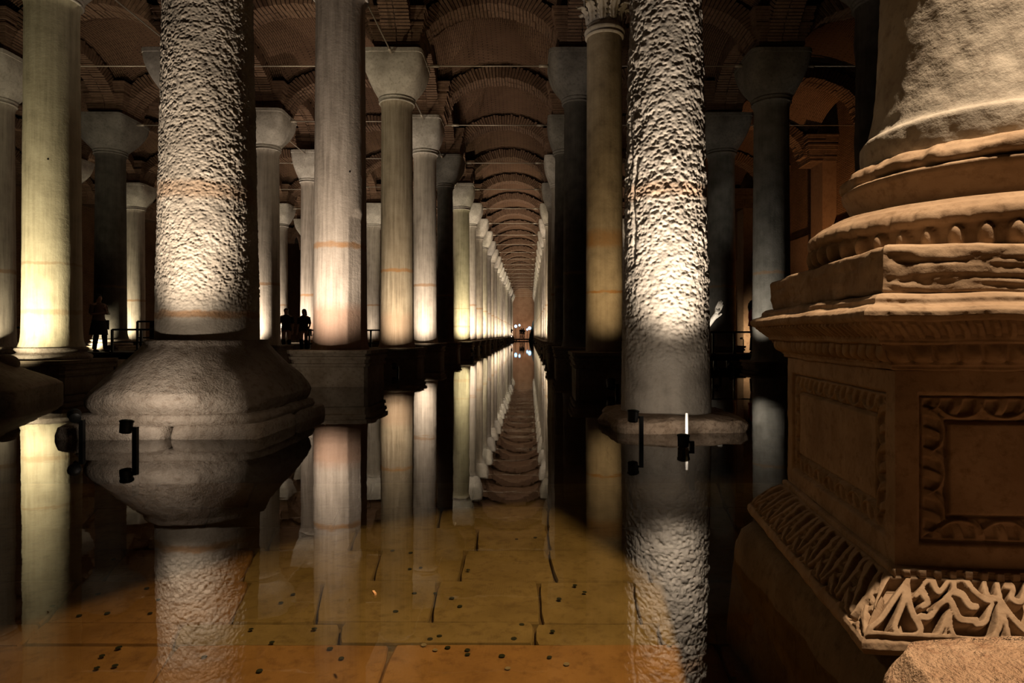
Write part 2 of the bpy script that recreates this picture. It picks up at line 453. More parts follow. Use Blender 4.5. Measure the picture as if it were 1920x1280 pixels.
# floor under the water: bed, then single paving stones with open joints
floor = empty('floor'); floor['kind'] = 'structure'
ZF = -.35
mb = MB(); mb.box((-6.5, 60, -.44), (20, 66, .06)); mb.build('floor_bed', M['bed'], floor, False)
HF = CAMZ-ZF
def fpt(px, py, z=ZF):
    d = (CAMZ-z)*1190/(py-628.0); return ((px-992)*d/1190, d)
def paving(pts, z, mat, gap=.003):
    P = [Vector(fpt(*p, z)) for p in pts]; c = sum(P, Vector((0, 0)))/len(P)
    Q = []
    n = len(P)
    for i in range(n):                       # worn, wavering edges
        a, bq = P[i], P[(i+1) % n]
        for k in range(4):
            t = k/4; q = a.lerp(bq, t); q = q+(c-q).normalized()*(gap+random.uniform(0, .004)+(.010 if k == 0 else 0))
            Q.append(q)
    m = len(Q); zt = z+random.uniform(-.006, .006)
    V = [(q.x, q.y, z-.06) for q in Q]+[(q.x, q.y, zt-.010) for q in Q]+[(c.x+(q.x-c.x)*.985, c.y+(q.y-c.y)*.985, zt) for q in Q]
    F = [tuple(range(2*m, 3*m))]
    for k in range(2):
        F += [(k*m+i, k*m+(i+1) % m, (k+1)*m+(i+1) % m, (k+1)*m+i) for i in range(m)]
    mesh_obj('paving_stone', V, F, mat, floor, False)
ROWS = [(905, 952, [(-150, -190), (300, 270), (480, 460), (700, 690), (890, 885), (1022, 1030), (1180, 1185), (1345, 1360), (1520, 1550)]),
        (952, 990, [(-190, -220), (180, 150), (400, 380), (640, 622), (828, 820), (1028, 1026), (1200, 1205), (1360, 1380), (1560, 1600)]),
        (990, 1030, [(-220, -260), (300, 270), (520, 500), (672, 655), (896, 893), (1025, 1030), (1190, 1198), (1380, 1400)]),
        (1030, 1089, [(-260, -300), (240, 190), (480, 450), (715, 698), (873, 860), (1026, 1042), (1205, 1220), (1400, 1430)]),
        (1089, 1168, [(-300, -370), (150, 80), (470, 430), (606, 590), (822, 806), (1009, 1015), (1185, 1200), (1430, 1480)]),
        (1168, 1208, [(-370, -400), (80, 40), (340, 320), (640, 632), (1002, 1003), (1230, 1240), (1480, 1500)]),
        (1208, 1330, [(-420, -560), (330, 250), (735, 690), (1345, 1390), (1510, 1600)])]
for (ya, yb, xs) in ROWS:
    for (a, a2), (c, c2) in zip(xs, xs[1:]):
        mat = M['paving_red'] if (ya >= 1208 or c < 500) else M['paving']
        paving([(a, ya), (c, ya), (c2, yb), (a2, yb)], ZF, mat)
ROWS2 = [(905, 829, [(-300, -60), (60, 170), (330, 420), (560, 620), (800, 830), (1010, 1005), (1190, 1170), (1400, 1350), (1640, 1560)]),
         (829, 775, [(-60, 100), (260, 350), (520, 580), (760, 790), (960, 965), (1140, 1110), (1330, 1280), (1560, 1480)])]
for (ya, yb, xs) in ROWS2:
    for (a, a2), (c, c2) in zip(xs, xs[1:]):
        paving([(a2, yb+1), (c2, yb+1), (c, ya-1), (a, ya-1)], ZF-.05, M['paving_dark'])

# the water
wv = MB(); wv.add([(-26, -3.4, 0), (12.85, -3.4, 0), (12.85, YEND+.5, 0), (-26, YEND+.5, 0)], [(0, 1, 2, 3)])
tag(wv.build('water', M['water'], None, False), 'shallow still water mirroring the lit columns over the stone floor', 'water', kind='stuff')

# ------------------------------------------------------------------ columns
def shaft_bm(r0, r1, z0, z1, n=56, rows=70, flare=True, rough=.004, seed=0, fn=None):
    z = np.linspace(z0, z1, rows); t = np.linspace(0, 2*PI, n, endpoint=False)
    T, Z = np.meshgrid(t, z); f = (Z-z0)/(z1-z0)
    R = r0+(r1-r0)*f
    if flare: R = R+.055*np.exp(-(Z-z0)/.10)+.05*np.exp(-(z1-Z)/.06)
    P = np.stack([np.cos(T)*r0*4, np.sin(T)*r0*4, Z*1.5], -1).reshape(-1, 3)
    R = R.ravel()+rough*fbm(P*1.3, 4, seed)+rough*.8*fbm(P*.3, 2, seed+5)
    if fn: R = fn(R, T.ravel(), Z.ravel())
    V = np.stack([R*np.cos(T.ravel()), R*np.sin(T.ravel()), Z.ravel()], 1)
    return V, grid_faces(n, rows)

def superloft(levels, n=64, noise=0.0, nscale=3, seed=0, rz=0.0):
    """levels: (z, half_x, half_y, exponent) - closed solid"""
    t = np.linspace(0, 2*PI, n, endpoint=False)+PI/4/ (n/4) ; V = []
    c, s = np.cos(t), np.sin(t)
    for (z, hx, hy, e) in levels:
        k = (np.abs(c)**e+np.abs(s)**e)**(-1.0/e)
        x = hx*c*k; y = hy*s*k
        V.append(np.stack([x*math.cos(rz)-y*math.sin(rz), x*math.sin(rz)+y*math.cos(rz), np.full(n, z)], 1))
    V = np.concatenate(V)
    if noise:
        d = noise*fbm(V*nscale, 5, seed)+noise*.5*fbm(V*nscale*.35, 2, seed+3)
        r = np.hypot(V[:, 0], V[:, 1])+1e-6
        V[:, 0] *= 1+d/r; V[:, 1] *= 1+d/r; V[:, 2] += .5*noise*fbm(V*nscale+31, 4, seed+9)
    m = len(levels); F = [tuple(f) for f in grid_faces(n, m)]
    F.append(tuple(range(n))[::-1]); F.append(tuple((m-1)*n+k for k in range(n)))
    return V, F

def cushion_levels(z0, z1, r, half):
    L = []
    for k in range(17):
        t = k/16; a = r+(half-r)*(math.sin(t*PI/2)**.85); e = 2+9*t**1.6
        L.append((z0+(z1-z0)*.90*t, a, a, e))
    L += [(z0+(z1-z0)*.905, half+.012, half+.012, 12), (z1, half+.012, half+.012, 12)]
    return L

def add_capital(parent, z0=7.35, r=.50, half=.80, mat='capital', seed=0, z1=ZC):
    V, F = superloft(cushion_levels(z0, z1, r, half), 64, .018, 4, seed)
    o = mesh_obj('capital', V, F, M[mat], parent, True); o.data.set_sharp_from_angle(angle=math.radians(40))
    mb = MB(); rr = r-.02
    mb.lathe([(rr-.05, z0-.16), (rr, z0-.15), (rr+.025, z0-.125), (rr, z0-.10), (rr-.015, z0-.08), (rr+.01, z0-.06), (rr+.035, z0-.03), (rr+.01, z0), (rr-.06, z0+.01)], 48)
    mb.build('neck_ring', M[mat], parent, True)
def add_pedestal(parent, top=.65, half=.65, mat='pedestal', seed=0, rz=0.0):
    h = half
    L = [(-.45, h, h, 14), (top-.30, h, h, 14), (top-.29, h+.03, h+.03, 14), (top-.24, h+.045, h+.045, 14), (top-.235, h+.015, h+.015, 14), (top-.17, h+.02, h+.02, 14),
         (top-.165, h+.05, h+.05, 14), (top-.11, h+.06, h+.06, 14), (top-.105, h+.03, h+.03, 14), (top-.07, h+.04, h+.04, 14), (top-.06, h+.075, h+.075, 14), (top, h+.08, h+.08, 14)]
    V, F = superloft(L, 72, .012, 5, seed, rz)
    o = mesh_obj('pedestal', V, F, M[mat], parent, True); o.data.set_sharp_from_angle(angle=math.radians(35))
def add_base(parent, z0, r, mat='base', n=48):
    mb = MB(); mb.lathe([(r*1.20, z0-.02), (r*1.34, z0+.02), (r*1.36, z0+.06), (r*1.30, z0+.10), (r*1.18, z0+.115), (r*1.12, z0+.14), (r*1.17, z0+.165),
                         (r*1.22, z0+.19), (r*1.20, z0+.22), (r*1.10, z0+.235), (r*1.08, z0+.25)], n)
    mb.build('base', M[mat], parent, True, sharp=50)

ORD = ['first', 'second', 'third', 'fourth', 'fifth', 'sixth', 'seventh', 'eighth', 'ninth', 'tenth', 'eleventh', 'twelfth', 'thirteenth', 'fourteenth',
       'fifteenth', 'sixteenth', 'seventeenth', 'eighteenth', 'nineteenth', 'twentieth', 'twenty-first', 'twenty-second', 'twenty-third', 'twenty-fourth', 'twenty-fifth']

# ---- floodlights standing in the water
def make_floodlight(loc, aim, power, color, label=None, angle=58, blend=1.0, spill=0, big=1.0, light=True):
    """loc = lens centre; post drops to the pool floor"""
    root = empty('floodlight', (loc[0], loc[1], 0))
    z = loc[2]; d = (Vector(aim)-Vector(loc)).normalized()
    mb = MB(); px = .085*big; mb.box((px, 0, (z-.05-.47)/2-.0), (.022*big, .022*big, (z-.05+.47)/2)); mb.box((px, 0, -.42), (.09, .09, .02))
    mb.build('post', M['black'], root, False)
    mb = MB(); mb.tube([(px, 0, z-.07), (px*.5, 0, z-.05), (0, 0, z-.07)], .012, 6); mb.build('bracket', M['black'], root)
    q = d.to_track_quat('Z', 'Y').to_matrix().to_4x4(); q.translation = Vector((0, 0, z))
    mb = MB(); mb.lathe([(.03*big, -.13*big), (.055*big, -.12*big), (.06*big, -.02*big), (.066*big, -.015*big), (.066*big, .0), (.055*big, .002)], 16)
    h = mb.build('lamp_head', M['black'], root, True, sharp=40); h.matrix_local = q
    mb = MB(); mb.lathe([(.053*big, .001), (.053*big, .006), (.03*big, .010)], 16); mb.build('lens', M['lens'], h)
    if light: spot('floodlight_beam', Vector((0, 0, z))+d*.03, Vector((0, 0, z))+d*2, power*BEAM, color, min(angle*WIDE, 150), blend, .04, root)
    if spill: spot('floodlight_spill', Vector((0, 0, z))+d*.03, Vector((0, 0, z))+Vector((d.x*5, d.y*5, .5)), spill, color, 170, 1.0, .05, root)
    if label: tag(root, label, 'floodlight')
    return root

BEAM = 2.9; WIDE = 1.15
WARM = (1.0, .80, .56); PINK = (1.0, .83, .66); YEL = (1.0, .86, .58); COOL = (1.0, .90, .74); AMB = (1.0, .70, .36)

# ---- big pecked column, left foreground
def pecked(parent, r0, r1, z0, cell, amp, seed, mat, zfade, gash=None):
    n = 400; zs = np.concatenate([np.linspace(z0, 4.7, int((4.7-z0)/.0075)), np.linspace(4.75, 7.3, 40)])
    t = np.linspace(0, 2*PI, n, endpoint=False); T, Z = np.meshgrid(t, zs); T = T.ravel(); Z = Z.ravel()
    R = np.interp(Z, [z0, 4.4, 7.3], [r0, r1, r1-.03])
    P = np.stack([R*np.cos(T), R*np.sin(T), Z], 1)
    warp = np.stack([fbm(P*14, 2, seed+1), fbm(P*14, 2, seed+2), fbm(P*14, 2, seed+3)], 1)*.012
    Q = (P+warp)*np.array([1, 1, 1.25])
    w = worley(Q/cell, seed); w2 = worley((P-warp)/(cell*.6), seed+20)
    k = sstep(zfade[0], zfade[1], Z)*.85+.15
    k = k*(.70+.6*sstep(-.35, .4, fbm(P*2.2, 3, seed+7)))
    pit = np.exp(-(w/.36)**2); pit2 = np.exp(-(w2/.36)**2)
    R = R+amp*k*(-.85*pit-.40*pit2+.75*fbm(P/cell*.8, 4, seed+9)+.25)+.006*fbm(P*3, 3, seed+11)
    if gash:
        for (gt, za, zb, gw, gd) in gash:
            c = gt+.12*fbm(np.stack([Z*3, Z*0, Z*0], 1), 2, 4)
            R = R-gd*np.exp(-((T-c)/gw)**2)*sstep(za, za+.15, Z)*(1-sstep(zb-.15, zb, Z))
    V = np.stack([R*np.cos(T), R*np.sin(T), Z], 1)
    F = grid_faces(n, len(zs)); m = len(V)
    V = np.concatenate([V, [[0, 0, z0-.05]]]); cap = np.array([[m, (i+1) % n, i, i] for i in range(n)])
    o = mesh_obj('shaft', V[:-1], F, mat, parent, True)
    return o
cl = empty('column', (-3.29, 6.52, 0))
pecked(cl, .486, .415, .86, .031, .0165, 3, M['rough_l'], (1.0, 1.5))
def refine(levels, k=4):
    out = []
    for a, bq in zip(levels, levels[1:]):
        for i in range(k): out.append(tuple(a[m]+(bq[m]-a[m])*i/k for m in range(4)))
    return out+[levels[-1]]
V, F = superloft(refine([(.19, .80, .82, 5.5), (.27, .86, .88, 4.6), (.33, .885, .90, 4.0), (.40, .87, .89, 3.5), (.50, .81, .83, 3.0), (.62, .71, .74, 2.6), (.74, .62, .65, 2.3), (.82, .57, .58, 2.1), (.872, .56, .56, 2.0)], 5)
                 , 160, .030, 4, 5)
o = mesh_obj('boulder_base', V, F, M['base'], cl, True)
V, F = superloft(refine([(.10, .84, .84, 9), (.155, .87, .87, 8), (.20, .86, .86, 7), (.225, .78, .78, 6)], 3), 120, .014, 6, 8)
mesh_obj('upper_plinth', V, F, M['base'], cl, True)
for (cx, cy, hx, hy) in ((-.42, -.45, .50, .50), (.50, -.43, .40, .50), (-.42, .53, .50, .45), (.50, .55, .40, .44)):
    V, F = superloft(refine([(-.4, hx, hy, 14), (.03, hx, hy, 12), (.10, hx-.01, hy-.01, 10), (.122, hx-.04, hy-.04, 9)], 3), 80, .012, 6, int(cx*10+40))
    mesh_obj('plinth_stone', V, F, M['base'], cl, True, (cx, cy, 0))
add_capital(cl, 7.35, .50, .80)
tag(cl, 'thick pecked pale column on a boulder-like base, standing left in front', 'column', 'columns of the hall')

# ---- big pecked column, right foreground
cr = empty('column', (1.44, 6.7, 0))
pecked(cr, .468, .368, .10, .054, .027, 9, M['rough_r'], (.55, 1.2), gash=((-2.62+2*PI, 1.6, 2.75, .05, .05), (-2.8+2*PI, 2.6, 3.3, .04, .03)))
V, F = superloft(refine([(-.4, .64, .66, 8), (-.02, .66, .68, 8), (.05, .68, .70, 7), (.10, .65, .67, 6), (.125, .56, .58, 4)], 6), 200, .085, 4.5, 21)
mesh_obj('plinth_stone', V, F, M['rough_slab'], cr, True, (.03, -.08, 0))
add_capital(cr, 7.35, .42, .80)
tag(cr, 'thick deeply pecked white-lit column right of the aisle with thin rough slab', 'column', 'columns of the hall')

# ---- smooth columns: style -> parts
def std_column(x, y, mat, r=.455, ztop=.65, half=.65, base=False, cap='plain', caphalf=.80, seed=0, fn=None, n=56, rows=70, rough=.005, ped='pedestal', rz=0.0):
    c = empty('column', (x, y, 0))
    z0 = ztop
    if base: add_base(c, ztop, r); z0 = ztop+.24
    V, F = shaft_bm(r, r*.91, z0, 7.22, n, rows, True, rough, seed, fn)
    mesh_obj('shaft', V, F, mat, c, True)
    if cap == 'plain': add_capital(c, 7.35, r*.91+.07, caphalf, 'capital_shaded' if mat in (M['marble_shaded'], M['marble_grey']) else 'capital', seed)
    add_pedestal(c, ztop, half, ped, seed, rz)
    return c

# L1 row second: marble shaft cut back to flat facets low on its right side
def cut_fn(R, T, Z):
    for (a, c, zt) in ((-.62, .895, 3.42), (-1.25, .96, 3.0), (-.15, .90, 3.42)):
        lim = c*.50/np.maximum(np.cos(T-(a % (2*PI))), .2)
        m = (Z < zt) & (np.cos(T-a) > .55)
        R = np.where(m, np.minimum(R, lim+.05*np.clip((Z-(zt-.35))/.35, 0, 1)), R)
    return R
c = std_column(-3.55, 11.95, M['marble_pink'], .49, .65, .68, seed=1, fn=cut_fn, n=140, rows=260); tag(c, 'pale streaked column with a broken flat cut low on its right side', 'column', 'columns of the hall')
c = std_column(-3.62, 17.4, M['marble_tan'], .455, .58, .66, seed=2); tag(c, 'tan streaked column with orange ring under a wide grey block capital', 'column', 'columns of the hall')
c = std_column(-3.66, 22.3, M['marble'], .43, .64, .62, seed=3, caphalf=.62); tag(c, 'pale grey column just right of the tan column with the wide capital', 'column', 'columns of the hall')
c = std_column(-3.60, 27.2, M['marble_shaded'], .36, .62, .6, seed=4); tag(c, 'unlit black column in the row left of the aisle', 'column', 'columns of the hall')
c = std_column(-3.43, 32.1, M['marble_yellow'], .44, .62, .6, seed=5, caphalf=.68); tag(c, 'bright yellowish column just right of the unlit black column', 'column', 'columns of the hall')
def peg_hole(c, cx, cy, r, px, z):
    d = Vector((-cx, -cy)).normalized(); sd = Vector((d.y, -d.x)); D0 = math.hypot(cx, cy)
    o = (px-992)/1190; best = min(np.linspace(-1.2, 1.2, 400), key=lambda t: abs((cx+r*(d*math.cos(t)+sd*math.sin(t)).x)/(cy+r*(d*math.cos(t)+sd*math.sin(t)).y)-o))
    q = (d*math.cos(best)+sd*math.sin(best))*r*.965
    mb = MB(); mb.ball((q.x, q.y, z), (.024, .024, .024), 12, 8); mb.build('peg_hole', M['black'], c)
peg_hole(bpy.data.objects['column.002'], -3.55, 11.95, .468, 656, 3.9)
# L2
c = std_column(-9.05, 12.05, M['marble_yellow'], .475, .46, .72, base=True, seed=6, n=80); peg_hole(c, -9.05, 12.05, .455, 90, 4.15); tag(c, 'yellow-lit smooth column with a moulded base at the far left', 'column', 'columns of the hall')
c = std_column(-9.4, 17.4, M['marble'], .45, .6, .62, seed=7); tag(c, 'column almost hidden behind the thick pecked left column, capital corner showing', 'column', 'columns of the hall')
c = std_column(-9.0, 21.8, M['marble'], .43, .58, .62, seed=8, caphalf=.78); tag(c, 'half-lit column just right of the thick pecked left column', 'column', 'columns of the hall')
c = std_column(-9.1, 26.4, M['marble_pink'], .40, .62, .6, seed=9, caphalf=.62); tag(c, 'pale column beside the tourist group, behind the broken-sided column', 'column', 'columns of the hall')
# L3, L4
c = std_column(-14.62, 17.4, M['marble'], .45, .6, .62, seed=10); tag(c, 'column cut off by the left edge of the photo', 'column', 'columns of the hall')
c = std_column(-14.7, 22.3, M['marble_shaded'], .50, .55, .62, base=True, seed=11, caphalf=.9); tag(c, 'thick dark column behind the standing woman, lit only low down', 'column', 'columns of the hall')
c = std_column(-19.9, 32.1, M['marble'], .44, .6, .62, seed=12, caphalf=.74); tag(c, 'slender lit column behind the railing, left of the pecked column', 'column', 'columns of the hall')
# right
c = std_column(6.75, 12.2, M['marble_shaded'], .47, .5, .62, seed=13, rough=.03, n=120, rows=260); tag(c, 'dark rough column behind the carved pedestal column', 'column', 'columns of the hall')
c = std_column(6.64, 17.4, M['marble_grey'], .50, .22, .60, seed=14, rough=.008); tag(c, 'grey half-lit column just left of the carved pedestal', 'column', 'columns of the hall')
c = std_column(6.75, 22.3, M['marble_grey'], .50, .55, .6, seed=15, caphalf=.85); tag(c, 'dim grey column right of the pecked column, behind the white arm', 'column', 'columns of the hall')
c = std_column(1.33, 17.4, M['marble_shaded'], .40, .6, .62, seed=16); tag(c, 'unlit dark column just left of the leaf-capital column', 'column', 'columns of the hall')
c = std_column(1.27, 22.3, M['marble_shaded'], .40, .6, .62, seed=17, caphalf=.62, rough=.02, n=100, rows=200); tag(c, 'unlit rough-edged dark column lining the right of the aisle', 'column', 'columns of the hall')

# R1 second: leaf capital column
cc = empty('column', (1.46, 12.3, 0)); rs = .345
V, F = shaft_bm(rs+.015, rs-.01, .60, 6.70, 64, 80, False, .005, 33); mesh_obj('shaft', V, F, M['marble_brown'], cc)
mb = MB(); mb.lathe([(rs-.04, 6.62), (rs+.005, 6.64), (rs+.03, 6.665), (rs+.03, 6.68), (rs+.01, 6.70), (rs+.02, 6.72), (rs+.045, 6.75), (rs+.04, 6.78), (rs, 6.80), (rs-.02, 6.9), (rs-.05, 6.92)], 56)
mb.build('neck_ring', M['capital'], cc, True, sharp=50)
V, F = superloft([(6.88, .32, .32, 2), (7.2, .34, .34, 2), (7.6, .42, .42, 2.2), (7.95, .58, .58, 3), (8.0, .70, .70, 8), (8.25, .72, .72, 10), (ZC, .80, .80, 12)], 64)
capo = mesh_obj('capital', V, F, M['capital'], cc); capo.data.set_sharp_from_angle(angle=math.radians(35))
def leaf(rad, z0, h, wd, curl, nu=13, nv=22):
    V = []
    for j in range(nv):
        v = j/(nv-1)
        lob = .72+.28*abs(math.sin(v*PI*4.2))
        w = wd*(.55+.6*math.sin(PI*min(1, .12+.75*v)))*lob*(1 if v < .86 else 1-.75*((v-.86)/.14))
        out = .025+curl*max(0, v-.35)**2*2.2; zz = z0+h*(v if v < .88 else .88+(.12-(v-.88))*.4-.02)
        if v > .88: out += .03*(v-.88)/.12
        for i in range(nu):
            u = -1+2*i/(nu-1)
            rib = .020*math.cos(u*PI*2.5)*(1-.3*abs(u))+.018*(1-abs(u))
            ang = u*w/(rad+.05); rr = rad+out+rib*(.4+.6*v)-.02*u*u
            V.append((rr*math.cos(ang), rr*math.sin(ang), zz-.05*u*u*v))
    V = np.array(V); Vin = V.copy(); k = np.hypot(V[:, 0], V[:, 1]); Vin[:, 0] *= (k-.02)/k; Vin[:, 1] *= (k-.02)/k
    F = grid_faces(nu, nv, False); m = len(V)
    return np.concatenate([V, Vin]), np.concatenate([F, F[:, ::-1]+m])
for (cnt, rad, z0, h, wd, curl, off) in ((10, .33, 6.90, .40, .10, .16, 0), (8, .36, 7.22, .62, .17, .34, PI/8)):
    V, F = leaf(rad, z0, h, wd, curl); first = None
    for k in range(cnt):
        if first is None: first = mesh_obj('acanthus_leaf', V, F, M['capital'], capo); lo = first
        else: lo = bpy.data.objects.new('acanthus_leaf', first.data); COL.objects.link(lo); lo.parent = capo
        lo.rotation_euler = (0, 0, off+2*PI*k/cnt+.1)
add_pedestal(cc, .60, .60, 'pedestal', 33); tag(cc, 'brown column topped by a carved acanthus leaf capital beside the pecked right column', 'column', 'columns of the hall')

# far columns, copied from two prototypes
protoA = std_column(-3.5, 37.0, M['marble'], .44, .6, .62, seed=20, n=40, rows=40)
protoB = std_column(1.35, 27.2, M['marble'], .43, .6, .62, seed=21, n=40, rows=40, caphalf=.70, base=False, rough=.015)
far = []
for k, y in enumerate(YL[8:]):
    if y > 123: continue
    o = protoA if k == 0 else dup(protoA, (-3.5+.0008*y*random.uniform(-1, 1), y, 0), random.choice((0, PI/2, PI)))
    tag(o, 'far lit column %s beyond the yellowish one, left of the aisle' % ORD[k], 'column', 'far columns left of the aisle'); far.append((o, 'L'))
for k, y in enumerate(YL[6:]):
    if y > 123: continue
    o = protoB if k == 0 else dup(protoB, (1.35, y, 0), random.choice((0, PI/2, PI)))
    tag(o, 'far column %s beyond the rough-edged dark one, right of the aisle' % ORD[k], 'column', 'far columns right of the aisle'); far.append((o, 'R'))
for (x, ys, nm, gp) in ((-9.1, [31.5]+YL[8:14], 'second row left of the aisle, {} beyond the tourist group', 'far columns of the second row left'),
                        (-14.5, YL[6:12], 'third row left of the aisle, {} beyond the thick dark column', 'far columns of the third row left'),
                        (-19.9, [22.3, 27.2]+YL[8:11], 'fourth row left of the aisle, {} of those half hidden', 'far columns of the fourth row left'),
                        (6.7, YL[6:12], 'second row right of the aisle, {} beyond the dim grey column', 'far columns of the second row right')):
    for k, y in enumerate(ys):
        o = dup(protoA if k % 2 else protoB, (x, y, 0), 0); tag(o, 'column in the '+nm.format(ORD[k]), 'column', gp); far.append((o, x))

# ---- lamps for the columns
LAMPS = [  # x, y, z, aim, power, colour, angle, label
    (-3.20, 5.05, .24, (-3.26, 6.1, 5.2), 225, PINK, 72, 'black floodlight on a post before the boulder-like base', 24),
    (-3.92, 5.47, .24, (-8.9, 11.6, 2.6), 0, YEL, 40, 'black floodlight in the dark water at the far left', 0),
    (.90, 5.48, .27, (1.38, 6.4, 5.6), 12, PINK, 66, 'black round floodlight left of the rough slab', 0),
    (1.27, 5.22, .10, (1.66, 6.25, 4.6), 260, PINK, 76, 'black floodlight beside the bright steel stick', 16),
    (1.30, 10.1, .20, (1.46, 12.2, 3.4), 90, AMB, 70, 'black floodlight on a tall post before the leaf-capital column pedestal', 0),
    (-3.80, 9.85, .20, (-3.60, 11.6, 3.8), 330, PINK, 84, 'black floodlight before the broken-sided column pedestal', 12),
]
for (x, y, z, aim, p, col, ang, lab, sp) in LAMPS: make_floodlight((x, y, z), aim, p, col, lab, ang, spill=sp, light=p > 0, big=.8 if y < 6 else 1.2)
def column_lamp(cx, cy, az, dist, power, color, lab, aim=3.4, z=.22, ang=78):
    x = cx+dist*math.cos(az); y = cy+dist*math.sin(az)
    r = make_floodlight((x, y, z), (cx, cy, aim), power, color, lab, ang)
    r['group'] = 'floodlights at the column feet'
    return r
D = math.radians
column_lamp(-3.62, 17.4, D(-80), 2.1, 230, WARM, 'floodlight at the foot of the tan streaked column')
column_lamp(-3.66, 22.3, D(-85), 2.0, 330, PINK, 'floodlight at the foot of the pale grey column')
column_lamp(-3.43, 32.1, D(-70), 2.0, 420, YEL, 'floodlight at the foot of the bright yellowish column')
column_lamp(-9.05, 12.05, D(-95), 2.1, 380, YEL, 'floodlight at the foot of the yellow-lit column', 2.6)
column_lamp(-9.4, 17.4, D(-100), 1.5, 200, PINK, 'floodlight behind the thick pecked left column')
column_lamp(-9.0, 21.8, D(-118), 1.45, 300, PINK, 'floodlight at the foot of the half-lit column')
column_lamp(-9.1, 26.4, D(-110), 2.0, 420, PINK, 'floodlight beside the tourist group')
column_lamp(-14.62, 17.4, D(-60), 1.5, 70, YEL, 'floodlight at the left edge of the photo')
column_lamp(-14.7, 22.3, D(-95), 1.5, 200, YEL, 'floodlight behind the railing near the woman', 1.2, .35, 50)
column_lamp(-19.9, 32.1, D(-105), 2.0, 330, YEL, 'floodlight at the foot of the slender lit column')
column_lamp(6.60, 17.4, D(-140), 1.9, 75, COOL, 'floodlight left of the grey half-lit column', 2.6, .2, 56)
column_lamp(6.75, 22.3, D(-160), 1.9, 12, COOL, 'floodlight at the foot of the dim grey column', 4.2, .2, 62)
kk = {}
for (o, side) in far:
    x, y = o.location.x, o.location.y; kk[side] = kk.get(side, 0)+1
    if side == 'L': az, p = D(-70-15*random.random()), random.choice((380, 460, 560))
    elif side == 'R':
        az, p = D(-95-20*random.random()), random.choice((200, 460, 560))
        if kk[side] < 3: continue
    else:
        az, p = D(-90-30*random.random()), random.choice((120, 300, 420))
        if x > 0: p = 14
    place = {'L': 'left of the aisle', 'R': 'right of the aisle', -9.1: 'second row left', -14.5: 'third row left', -19.9: 'fourth row left', 6.7: 'second row right'}[side if isinstance(side, str) else side]
    column_lamp(x, y, az, 2.0, p, random.choice((WARM, PINK, YEL, PINK)), 'floodlight at far column %s, %s' % (ORD[kk[side]-1], place), 3.4)

# ------------------------------------------------------------------ tie rods between the capitals
def rod(a, b_, lab, group):
    r = empty('tie_rod', ((a[0]+b_[0])/2, (a[1]+b_[1])/2, 0)); A = Vector((*a, 8.29)); B = Vector((*b_, 8.29)); O = Vector((r.location.x, r.location.y, 0))
    d = (B-A).normalized()
    mb = MB(); mb.tube([A-O, B-O], .018, 6); mb.build('bar', M['rod'], r)
    mb = MB(); mb.tube([A-O+d*.22, A-O+d*.46], .045, 8); mb.build('turnbuckle', M['rod'], r)
    mb = MB(); mb.tube([B-O-d*.46, B-O-d*.22], .045, 8); mb.build('turnbuckle', M['rod'], r)
    tag(r, lab, 'tie rod', group)
cap = .62
for k, y in enumerate(YL[4:26]): rod((-3.55+cap, y), (1.35-cap, y), 'thin iron tie rod across the central aisle, %s from the front' % ORD[k], 'tie rods across the central aisle')
for k, y in enumerate([17.4, 21.9, 26.5, 31.6, 37.0]): rod((-9.1+cap, y), (-3.6-cap, y), 'iron tie rod across the aisle left of centre, %s from the front' % ORD[k], 'tie rods across the left aisle')
for k, y in enumerate([17.4, 22.3, 27.2, 32.1, 37.0]): rod((-14.6+cap, y), (-9.1-cap, y), 'iron tie rod across the second aisle to the left, %s from the front' % ORD[k], 'tie rods across the outer left aisle')
for k, y in enumerate([17.4, 22.3, 27.2]): rod((1.4+cap, y), (6.72-cap, y), 'iron tie rod in the dark aisle right of centre, %s from the front' % ORD[k], 'tie rods across the right aisle')
for k, y in enumerate([17.4, 22.3]): rod((6.72+cap, y), (12.4, y), 'iron tie rod reaching the right wall, %s from the front' % ORD[k], 'tie rods to the right wall')
for k in range(5): rod((-3.6, YL[3+k]+cap), (-3.6, YL[4+k]-cap), 'iron tie rod running away along the left row, %s from the front' % ORD[k], 'tie rods along the left row')
for k in range(4): rod((-9.1, YL[3+k]+cap), (-9.1, YL[4+k]-cap), 'iron tie rod running away along the second row left, %s from the front' % ORD[k], 'tie rods along the second row left')

